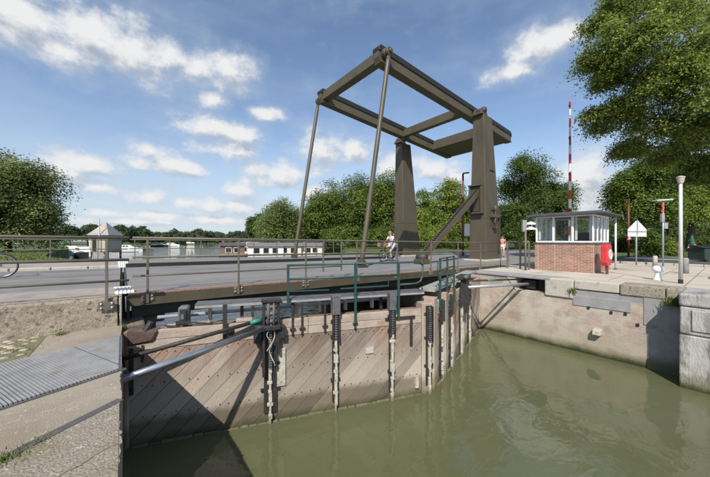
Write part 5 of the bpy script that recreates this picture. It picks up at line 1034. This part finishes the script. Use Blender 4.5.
# ------------------------------------------------------------------ boats and houseboats
def boat(label, loc, rz, ln, hullc, cabc, cover=None):
    r_ = thing('motor_boat', label, 'boat', loc, rz, 'boats moored on the left bank'); b_ = MB(); n_ = 9; w = ln * .16
    for i in range(n_):
        t_ = i / (n_ - 1); x_ = -ln / 2 + ln * t_; hw = w * (1 - max(0, (t_ - .45) / .55) ** 2.2) * (.86 + .14 * min(1, t_ * 4)) + .01; sh = .95 + .35 * t_ ** 2
        b_.v += [Vector((x_, -hw, sh)), Vector((x_, -hw * .8, .1)), Vector((x_, 0, -.3)), Vector((x_, hw * .8, .1)), Vector((x_, hw, sh))]
    for i in range(n_ - 1):
        for k in range(4): b_.f.append((i * 5 + k, (i + 1) * 5 + k, (i + 1) * 5 + k + 1, i * 5 + k + 1))
        b_.f.append((i * 5 + 4, (i + 1) * 5 + 4, (i + 1) * 5, i * 5))
    b_.f.append((0, 1, 2, 3, 4)); b_.build('hull', hullc, r_, local=True)
    if cover: MB().prism([(-ln * .44, -w * .9, 1.0), (-ln * .40, -w * .8, 2.1), (-ln * .1, -w * .8, 2.45), (ln * .18, -w * .7, 2.2), (ln * .36, -w * .4, 1.3)], (0, w * 1.5, 0)).build('cover', cover, r_, local=True, bevel=.1, seg=2)
    else:
        c = MB().prism([(-ln * .3, -w * .7, 1.0), (-ln * .28, -w * .7, 2.2), (ln * .06, -w * .7, 2.25), (ln * .16, -w * .6, 1.6), (ln * .34, -w * .35, 1.25)], (0, w * 1.25, 0)).build('cabin', cabc, r_, local=True, bevel=.05)
        for k in range(3): MB().box(-ln * .24 + k * ln * .1, -ln * .24 + k * ln * .1 + ln * .075, -w * .72, -w * .7 + .0, 1.65, 2.0).build('window', darkglass, c, local=True)
    m2 = MB(); m2.tube([(ln * .1, -w * .5, 1.3), (ln * .3, -w * .35, 1.75), (ln * .46, 0, 1.9)], .02, 5); m2.tube([(ln * .3, -w * .35, 1.2), (ln * .3, -w * .35, 1.75)], .015, 5); m2.build('bow_rail', steel, r_, local=True)
    return r_
for (px, d, rz, ln, h_, c_, cov, lab) in ((57, 46, -.5, 7.5, hullm, None, tealm, 'dark hulled boat under a grey green cover at the left bank'), (84, 62, -.6, 8, hullm, white, None, 'white cabin cruiser with dark hull left of the boathouse'),
                                     (72, 75, -.4, 8, white, white, None, 'white cruiser behind the covered boat at left'), (128, 95, .3, 8, white, white, None, 'small white cruiser right of the boathouse on the water'), (160, 170, .2, 9, hullm, white, None, 'distant boat moored below the far trees'), (172, 185, .1, 9, white, white, None, 'far white boat near the end of the canal')):
    p = at(px, d); boat(lab, (p.x, p.y, WZ), rz - TH, ln, h_, c_, cov)
# boathouse with pyramid gable
p = at(106, 60); bh_ = thing('boathouse', 'small white boathouse with steep grey gable on the left shore', 'boathouse', (p.x, p.y, WZ), -TH + .15)
bh_.scale = (1.43, 1.43, 1.18); w = 1.15
for x_ in (-w + .1, w - .1):
    for y_ in (-1.4, 1.4): MB().box(x_ - .1, x_ + .1, y_ - .1, y_ + .1, -.6, 1.3).build('pile', oldwood, bh_, local=True)
MB().box(-w, w, -1.5, 1.5, 1.1, 1.3).build('floor', oldwood, bh_, local=True)
MB().box(-w, w, -1.5, 1.5, 1.3, 3.95).build('wall', concl, bh_, local=True)
MB().box(-.75, -.25, -1.53, -1.49, 1.32, 3.3).build('door', blackp, bh_, local=True); MB().box(-1.12, -.92, -1.56, -1.46, .4, 3.7).build('yellow_post', cream, bh_, local=True)
MB().prism([(-w - .15, -1.7, 3.95), (w + .15, -1.7, 3.95), (.05, -.1, 6.1), (-.05, -.1, 6.1)], (0, .05, .05)).build('roof_front', MATS.get('old_concrete'), bh_, local=True)
rf = MB(); rf.add([(-w - .2, -1.72, 3.93), (w + .2, -1.72, 3.93), (w + .2, 1.72, 3.93), (-w - .2, 1.72, 3.93), (0, 0, 6.2)], [(0, 1, 4), (1, 2, 4), (2, 3, 4), (3, 0, 4), (3, 2, 1, 0)]); rf.build('roof', mat('pale_grey_roof', (.24, .25, .26), (.30, .31, .32), 3, .6, .1), bh_, local=True)
MB().tube([(.25, -1.75, -.3), (.25, -1.75, 6.6)], .06, 8).build('flagpole', signgrey, bh_, local=True)
def houseboat(label, p, rz, ln, wd, wallm, roof, nwin):
    r_ = thing('houseboat', label, 'houseboat', (p.x, p.y, WZ), rz, 'houseboats on the right bank')
    MB().box(-ln / 2, ln / 2, -wd / 2, wd / 2, -.4, .55).build('pontoon', hullm, r_, local=True, bevel=.05)
    wl_ = MB().box(-ln / 2 + .3, ln / 2 - .3, -wd / 2 + .3, wd / 2 - .3, .55, 2.55).build('wall', wallm, r_, local=True)
    h = .65; MB().prism([(-ln / 2, -wd / 2, 2.55), (-ln / 2, wd / 2, 2.55), (-ln / 2, wd / 2 - .3, 2.55 + .2), (-ln / 2, 0, 2.55 + h), (-ln / 2, -wd / 2 + .3, 2.55 + .2)], (ln, 0, 0)).build('roof', roof, r_, local=True)
    for k in range(nwin):
        x_ = -ln / 2 + 1.0 + (ln - 2.0) * (k + .5) / nwin; f = MB().box(x_ - .55, x_ + .55, -wd / 2 + .25, -wd / 2 + .31, 1.2, 2.25).build('window', white, r_, local=True); MB().box(x_ - .47, x_ + .47, -wd / 2 + .235, -wd / 2 + .27, 1.28, 2.17).build('pane', darkglass, f, local=True)
    MB().box(-ln / 2 + .5, -ln / 2 + .9, -.2, .2, 3.0, 3.6).build('chimney', oldwood, r_, local=True)
houseboat('white houseboat with grey roof on the right bank', at(266, 56), -TH + .3, 6.8, 4.2, whit2, roofg, 3)
houseboat('cream houseboat right of the grey roofed one', at(289, 57.5), -TH + .2, 5.2, 4, cream, roofg, 2)
houseboat('pale pink houseboat behind the far pull rod', at(312, 59), -TH + .1, 4.6, 4, mat('pink_boards', (.60, .50, .47), (.66, .56, .52), 2, .7, .1), roofg, 2)
houseboat('brown timber houseboat at left end of the row', at(233, 60), -TH + .35, 5.0, 4, oldwood, roofm, 2)
houseboat('low white houseboat behind the brown one', at(249, 66), -TH + .3, 5.5, 4, whit2, whit2, 2)

# ------------------------------------------------------------------ trees
def leafmesh(name, C, Nn, S, tone, m, parent=None, asp=.62):
    C = np.asarray(C, float); n_ = len(C); rs = np.random.RandomState(len(name) + n_)
    Nn = Nn / (np.linalg.norm(Nn, axis=1, keepdims=True) + 1e-9); T = np.cross(Nn, rs.normal(size=(n_, 3))); T /= (np.linalg.norm(T, axis=1, keepdims=True) + 1e-9); B = np.cross(Nn, T)
    s = np.asarray(S)[:, None]; V = np.empty((n_, 4, 3)); bend = Nn * s * .12
    V[:, 0] = C - T * s * .5; V[:, 1] = C + B * s * asp * .5 - bend; V[:, 2] = C + T * s * .5; V[:, 3] = C - B * s * asp * .5 - bend
    me = bpy.data.meshes.new(name); me.vertices.add(n_ * 4); me.loops.add(n_ * 4); me.polygons.add(n_)
    me.vertices.foreach_set('co', V.reshape(-1).astype(np.float32)); me.loops.foreach_set('vertex_index', np.arange(n_ * 4, dtype=np.int32))
    me.polygons.foreach_set('loop_start', np.arange(0, n_ * 4, 4, dtype=np.int32)); me.polygons.foreach_set('loop_total', np.full(n_, 4, dtype=np.int32))
    me.update(); at_ = me.attributes.new('tone', 'FLOAT', 'FACE'); at_.data.foreach_set('value', np.clip(tone, 0, 1).astype(np.float32)); me.materials.append(m)
    o = bpy.data.objects.new(name, me); COL.objects.link(o)
    if parent: o.parent = parent
    return o
def crown_pts(rs, c, r, lobes, nclus, nleaf, csize, fill=.35, droop=0.0, lob=.45, cut=None):
    """leaf positions: lobes -> clusters -> leaves"""
    c = np.array(c, float); r = np.array(r, float)
    lc = []; 
    while len(lc) < lobes:
        d = rs.normal(size=3); d /= np.linalg.norm(d)
        if d[2] < -.75: continue
        lc.append(d * rs.uniform(.35, .76))
    lc = np.array(lc); lr = rs.uniform(lob * .7, lob * 1.15, lobes)
    P, Nn, tn = [], [], []
    li = rs.randint(0, lobes, nclus); d = rs.normal(size=(nclus, 3)); d /= np.linalg.norm(d, axis=1, keepdims=True)
    d[:, 2] = np.where(d[:, 2] < -.5, -d[:, 2], d[:, 2])
    rad = np.where(rs.rand(nclus) < fill, rs.uniform(.3, .8, nclus), rs.uniform(.82, 1.12, nclus)) * lr[li]
    q = lc[li] + d * rad[:, None]; cl = c + q * r; ct = rs.uniform(-.34, .34, nclus)
    if cut is not None:
        k = cut(cl); cl, q, d, ct = cl[k], q[k], d[k], ct[k]
    nC = len(cl); off = rs.normal(size=(nC, nleaf, 3)) * csize * np.array([1, 1, .48]); 
    if droop: off[:, :, 2] -= np.abs(rs.exponential(droop, (nC, nleaf)))
    off[:, :, 2] -= .25 * (off[:, :, 0] ** 2 + off[:, :, 1] ** 2) / (csize + 1e-6)
    P = (cl[:, None, :] + off).reshape(-1, 3)
    out = (q * np.array([1, 1, .8]) + d * .5); out /= (np.linalg.norm(out, axis=1, keepdims=True) + 1e-9)
    Nn = (out[:, None, :] * .55 + np.array([0, 0, .55]) + rs.normal(size=(nC, nleaf, 3)) * .45).reshape(-1, 3)
    tone = (.45 + ct[:, None] + rs.normal(size=(nC, nleaf)) * .2).reshape(-1)
    return P, Nn, tone, c + lc * r
def tree(label, base, ztop, hw, m, seed, d, lobes=12, dens=1.0, leaf=None, zbot=None, trunk=.25, droop=0, group='trees around the lock', fill=.3, cat='tree', name='broadleaf_tree', depth=None, lob=.42):
    rs = np.random.RandomState(seed); base = Vector(base); r_ = thing(name, label, cat, base, group=group)
    H = ztop - base.z; zbot = base.z + H * .14 if zbot is None else zbot; cz_ = (ztop + zbot) / 2; rz = (ztop - zbot) / 2
    leaf = leaf or max(.16, d * .0052); csz = max(.32, hw * .13)
    ncl = int(430 * dens); nl = int(max(14, min(60, 40)))
    P, Nn, tn, lcs = crown_pts(rs, (0, 0, cz_ - base.z), (hw * 1.02, depth or hw * .95, rz), lobes, ncl, nl, csz, fill, droop, lob)
    leafmesh('crown', P, Nn, rs.uniform(.7, 1.3, len(P)) * leaf, tn, m, r_)
    tb = MB(); fork = Vector((rs.uniform(-.2, .2), rs.uniform(-.2, .2), max(.6, (zbot - base.z) + rz * .35))); tb.tube([(0, 0, -.2), (fork.x * .4, fork.y * .4, fork.z * .5), tuple(fork)], [trunk * 1.25, trunk * .95, trunk * .8], 9)
    for q in lcs[:9]:
        q = Vector(q); mid = fork.lerp(q, .55) + Vector((0, 0, .12 * rz)); tb.tube([tuple(fork - Vector((0, 0, .2))), tuple(mid), tuple(q)], [trunk * .5, trunk * .3, trunk * .1], 6)
    tb.build('trunk', bark, r_, local=True, smooth=True)
    return r_
def bush(label, px, d, ytop, hwpx, m, seed, gz=-.15, dens=.35, group='bushes beside the road'):
    return tree(label, at(px, d, gz), zrow(ytop, d), hwpx * .92 / math.hypot(1, (px - 355) / F) / F * d, m, seed, d, 8, dens, zbot=gz - .1, trunk=.06, name='bush', cat='bush', group=group, fill=.45)
def ptree(label, px, d, ytop, hwpx, m, seed, gz=-.15, **k): return tree(label, at(px, d, gz), zrow(ytop + 2, d), hwpx * .95 / math.hypot(1, (px - 355) / F) / F * d, m, seed, d, **k)
ptree('dense round dark linden on the left bank at the picture edge', 8, 29, 145, 66, LL, 1, .02, lobes=24, dens=3.6, leaf=.22, trunk=.28, zbot=-2.2, fill=.2, lob=.38)
# row behind the bridge, left to right
ptree('slim dark tree at left end of the right bank row', 258, 82, 206, 13, LD, 2, dens=.8, zbot=-.6)
ptree('pale drooping willow behind the houseboats', 280, 68, 195, 27, LW, 3, dens=2.0, droop=1.1, leaf=.34, zbot=-2.6, lobes=14)
ptree('second pale willow right of the drooping one', 303, 72, 197, 20, LW, 31, dens=1.4, droop=.7, leaf=.34, zbot=-2.6)
ptree('broad green tree between the two pull rods', 328, 70, 185, 29, LF, 4, dens=2.2, lobes=18, zbot=-2.6)
ptree('tall full green tree just left of the far pylon', 358, 67, 177, 33, LF, 5, dens=2.6, lobes=20, zbot=-2.6)
ptree('tall tree directly behind the far pylon', 387, 66, 171, 29, LF, 6, dens=2.4, lobes=20, zbot=-2.6)
ptree('bright green tree right of the far pylon', 421, 64, 188, 24, LB, 7, dens=1.9, lobes=15, zbot=-2.6)
ptree('bright tall tree behind the rack strut', 447, 60, 171, 27, LB, 8, dens=2.1, lobes=17, zbot=-2.6)
ptree('darker tree left of the near pylon', 470, 66, 192, 26, LF, 9, dens=1.7, lobes=15, zbot=-2.6)
ptree('tall airy dark tree right of the near pylon', 522, 44, 146, 40, LD, 10, dens=1.9, lobes=26, trunk=.3, lob=.28, zbot=.2)
ptree('open topped tree behind the barrier arm', 552, 47, 158, 34, LD, 12, dens=1.1, lobes=24, lob=.25, zbot=.2)
ptree('low dark tree behind the booth', 503, 52, 200, 24, LD, 13, dens=1.4, lobes=14, zbot=-.3)
ptree('dark tree closing the view behind the booth', 570, 50, 206, 26, LD, 14, dens=1.5, zbot=-.3)
ptree('full dark green hornbeam behind the warning sign', 642, 31, 146, 48, LF, 15, dens=3.6, lobes=24, leaf=.2, trunk=.3, zbot=.1, lob=.38)
ptree('lime green tree behind the lamp post', 690, 34, 148, 46, LB, 16, dens=3.0, lobes=22, leaf=.21, trunk=.4, zbot=1.4, lob=.38)
ptree('bright tree at far right behind the terrace', 738, 32, 156, 46, LB, 17, dens=2.2, lobes=18, leaf=.2, trunk=.35, zbot=1.2)
ptree('dark tree deep behind the lamp post', 668, 46, 172, 44, LD, 18, dens=2.0, zbot=.0)
for i, (px, d, yt, hw, lab) in enumerate(((352, 52, 228, 14, 'low shrub right of the near pull rod'), (378, 50, 226, 15, 'low shrub behind the cyclist'), (412, 49, 230, 15, 'pale shrub right of the far pylon foot'), (434, 48, 229, 14, 'yellowish shrub below the rack strut'), (458, 47, 229, 15, 'shrub behind the red lamp mast'), (482, 46, 231, 14, 'shrub behind the near pylon foot'), (330, 60, 231, 13, 'shrub at the shore right of the pink houseboat'))):
    bush(lab, px, d, yt, hw, LB if i in (2, 3) else LF, 300 + i, dens=.5, group='shrubs behind the bridge')
for i, (px, d, yt, hw, m_, lab) in enumerate(((415, 58, 226, 16, LB, 'yellow green bush right of the far pylon'), (440, 54, 222, 16, LB, 'bright bush under the rack strut'), (462, 56, 224, 14, LF, 'green bush left of the near pylon'), (340, 64, 224, 20, LF, 'bush at the water between the pull rods'), (372, 62, 222, 18, LD, 'dark bush left of the far pylon foot'),
        (515, 40, 222, 18, LD, 'dark bush right of the pedestrian'), (540, 42, 224, 18, LD, 'dark bush behind the booth windows'), (575, 44, 226, 20, LD, 'dark bush behind right booth windows'), (650, 24, 229, 17, LF, 'leafy bush between warning sign and solar post'), (622, 34, 238, 14, LD, 'low bush near the parked cars'), (668, 26, 241, 9, LB, 'small bush at foot of the blue sign'), (705, 40, 236, 26, LD, 'dark hedge bush at the right edge'), (590, 42, 232, 16, LD, 'dark shrub right of the barrier arm'))):
    bush(lab, px, d, yt, hw, m_, 100 + i, gz=-.15 if px > 400 else -.15)
# big overhanging tree at the right
rs = np.random.RandomState(77); tb_ = at(800, 15.0, -.15); BT_ = thing('overhanging_tree', 'large tree overhanging from the upper right corner', 'tree', tb_)
def inworld(px, py, d): v = at(px, d); return np.array([v.x, v.y, zrow(py, d)]) - np.array(tb_)
lob_spec = [(632, 45, 14, 2.0, 1.5), (668, 20, 15, 2.3, 1.8), (702, 60, 14, 2.2, 1.7), (645, 92, 15, 2.0, 1.2), (692, 115, 15, 2.2, 1.3), (622, 115, 16, 1.7, .8), (655, 135, 16, 1.8, .9), (704, 5, 16, 2.4, 1.8), (738, 90, 13, 2.2, 1.8), (645, -8, 16, 2.3, 1.4), (760, 30, 13, 2.3, 2.0), (680, 152, 17, 1.6, .8), (604, 78, 15.5, 1.2, .8), (712, 158, 17, 1.7, .8), (606, 25, 15.5, 1.1, .9), (628, 150, 17.5, 1.2, .45), (615, 8, 15.5, 1.4, 1.0), (695, 175, 18, 1.5, .5), (596, 112, 16, .8, .4), (715, 128, 15, 2.0, 1.2), (668, 75, 14.5, 2.0, 1.3), (735, 165, 17, 1.8, .9), (612, 55, 15, 1.3, 1.0), (590, 62, 15.5, .9, .6)]
AP, AN, AT = [], [], []
for (px, py, d, rx, rz) in lob_spec:
    c = inworld(px, py, d); P, Nn, tn, _ = crown_pts(rs, c, (rx, rx, rz), 14, int(78 * rx), 46, np.array([.27, .27, .13]).mean() + .02, .18, .06, .36); AP.append(P); AN.append(Nn + rs.normal(size=Nn.shape) * .25); AT.append(tn)
AP = np.concatenate(AP); AN = np.concatenate(AN); AT = np.concatenate(AT)
leafmesh('crown', AP, AN, rs.uniform(.6, 1.35, len(AP)) * .118, AT, LR, BT_, asp=.6)
tb = MB(); fk = Vector((-.6, .2, 5.2)); tb.tube([(0, 0, -.2), (-.1, 0, 2.5), tuple(fk)], [.48, .38, .34], 12)
for (px, py, d, rx, rz) in lob_spec:
    q = Vector(inworld(px, py, d)); mid = fk.lerp(q, .5) + Vector((0, 0, .7)); tb.tube([tuple(fk - Vector((0, 0, .3))), tuple(fk.lerp(mid, .5) + Vector((0, 0, .2))), tuple(mid), tuple(mid.lerp(q, .6)), tuple(q)], [.2, .13, .085, .05, .02], 7)
    for k in range(6):
        dq = Vector(rs.normal(size=3)); dq.z *= .4; e2 = q + dq.normalized() * rx * .7; s0 = mid.lerp(q, rs.uniform(.4, .95)); tb.tube([tuple(s0), tuple(s0.lerp(e2, .5) + Vector((0, 0, .12))), tuple(e2)], [.035, .02, .008], 5)
tb.build('trunk', bark, BT_, local=True, smooth=True)
# left bank trees in the distance and far wood
rs = np.random.RandomState(5)
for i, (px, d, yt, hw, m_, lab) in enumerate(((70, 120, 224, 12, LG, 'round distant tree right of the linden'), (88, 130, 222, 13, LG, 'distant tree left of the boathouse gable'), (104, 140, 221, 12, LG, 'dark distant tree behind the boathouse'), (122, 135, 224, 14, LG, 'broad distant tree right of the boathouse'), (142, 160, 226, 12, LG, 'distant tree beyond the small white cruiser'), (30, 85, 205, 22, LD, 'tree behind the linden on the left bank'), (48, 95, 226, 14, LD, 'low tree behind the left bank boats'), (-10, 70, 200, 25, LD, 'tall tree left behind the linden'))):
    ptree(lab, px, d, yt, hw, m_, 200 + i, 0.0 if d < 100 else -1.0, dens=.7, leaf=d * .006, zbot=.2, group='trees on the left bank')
FP, FN, FT = [], [], []
for i in range(95):
    px = rs.uniform(120, 275); d = rs.uniform(255, 420); yt = 231.5 + rs.normal() * 1.7 - max(0, (150 - px)) * .05 + max(0, (px - 215)) * 0.02
    if 205 < px < 225: yt += 1.2
    zt = zrow(yt, d); hw = rs.uniform(5, 9); c = at(px, d, (zt - 2) / 2); P, Nn, tn, _ = crown_pts(rs, (c.x, c.y, (zt - 2) / 2), (hw, hw, (zt + 2) / 2), 7, 60, 26, 1.1, .3, 0, .5)
    FP.append(P); FN.append(Nn); FT.append(tn)
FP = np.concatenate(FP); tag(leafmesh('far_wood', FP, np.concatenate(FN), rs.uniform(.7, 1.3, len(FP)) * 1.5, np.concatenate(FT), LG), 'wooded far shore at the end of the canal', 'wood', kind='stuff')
FP, FN, FT = [], [], []
for i in range(90):
    d = rs.uniform(110, 260); px = rs.uniform(-120, 255) if i % 2 else rs.uniform(280, 900)
    if px < 260 and d < 200: d += 170
    if 60 < px < 260: continue
    zt = rs.uniform(8, 12) if px > 270 else rs.uniform(7, 10); hw = rs.uniform(5, 8); c = at(px, d)
    P, Nn, tn, _ = crown_pts(rs, (c.x, c.y, zt / 2), (hw, hw, zt / 2), 7, 60, 26, 1.0, .3, 0, .5); FP.append(P); FN.append(Nn); FT.append(tn)
FP = np.concatenate(FP); tag(leafmesh('far_wood', FP, np.concatenate(FN), rs.uniform(.7, 1.3, len(FP)) * 1.2, np.concatenate(FT), LD), 'dark distant wood behind the nearer trees', 'wood', kind='stuff')
FP, FN, FT = [], [], []
for i in range(75):
    px = rs.uniform(470, 800); d = rs.uniform(58, 90); zt = rs.uniform(4.5, 7.5); hw = rs.uniform(2.5, 4.5); c = at(px, d)
    P, Nn, tn, _ = crown_pts(rs, (c.x, c.y, zt / 2 - .3), (hw, hw, zt / 2 + .3), 7, 60, 24, .55, .35, 0, .5); FP.append(P); FN.append(Nn); FT.append(tn)
FP = np.concatenate(FP); tag(leafmesh('far_wood', FP, np.concatenate(FN), rs.uniform(.7, 1.3, len(FP)) * .42, np.concatenate(FT), LD), 'dense thicket behind booth and terrace', 'thicket', kind='stuff')
# distant red roofed house among far trees
p = at(192, 300); hs = thing('distant_house', 'tiny red roofed house between the far trees', 'house', (p.x, p.y, -1.6), -TH)
MB().box(-4, 4, -3, 3, 0, 5).build('wall', whit2, hs, local=True); MB().prism([(-4.4, -3.4, 5), (-4.4, 3.4, 5), (-4.4, 0, 9.2)], (8.8, 0, 0)).build('roof', rust, hs, local=True); MB().box(-2.5, -1, -3.05, -3, 1.5, 3.5).build('window', darkglass, hs, local=True); MB().box(1, 2.5, -3.05, -3, 1.5, 3.5).build('window', darkglass, hs, local=True)
# low grass on the left bank
rs = np.random.RandomState(9); gb = MB()
for i in range(9000):
    v = 19 + 24 * rs.rand() ** 1.4; um = np.interp(v, [18.8, 20.4, 30.6, 39.4, 60], [-.2, -1.3, -4.6, -5.6, -6.3]); u = um - rs.exponential(3.0)
    h = rs.uniform(.05, .13); a = rs.uniform(0, 6.28); w = Vector((math.cos(a), math.sin(a), 0)) * .03; b0 = Vector((u, v, .015)); gb.add([b0 - w, b0 + w, b0 + Vector((rs.uniform(-.05, .05), rs.uniform(-.05, .05), h))], [(0, 1, 2)])
tag(gb.build('grass', weed), 'short green grass on the left bank', 'grass', kind='stuff')
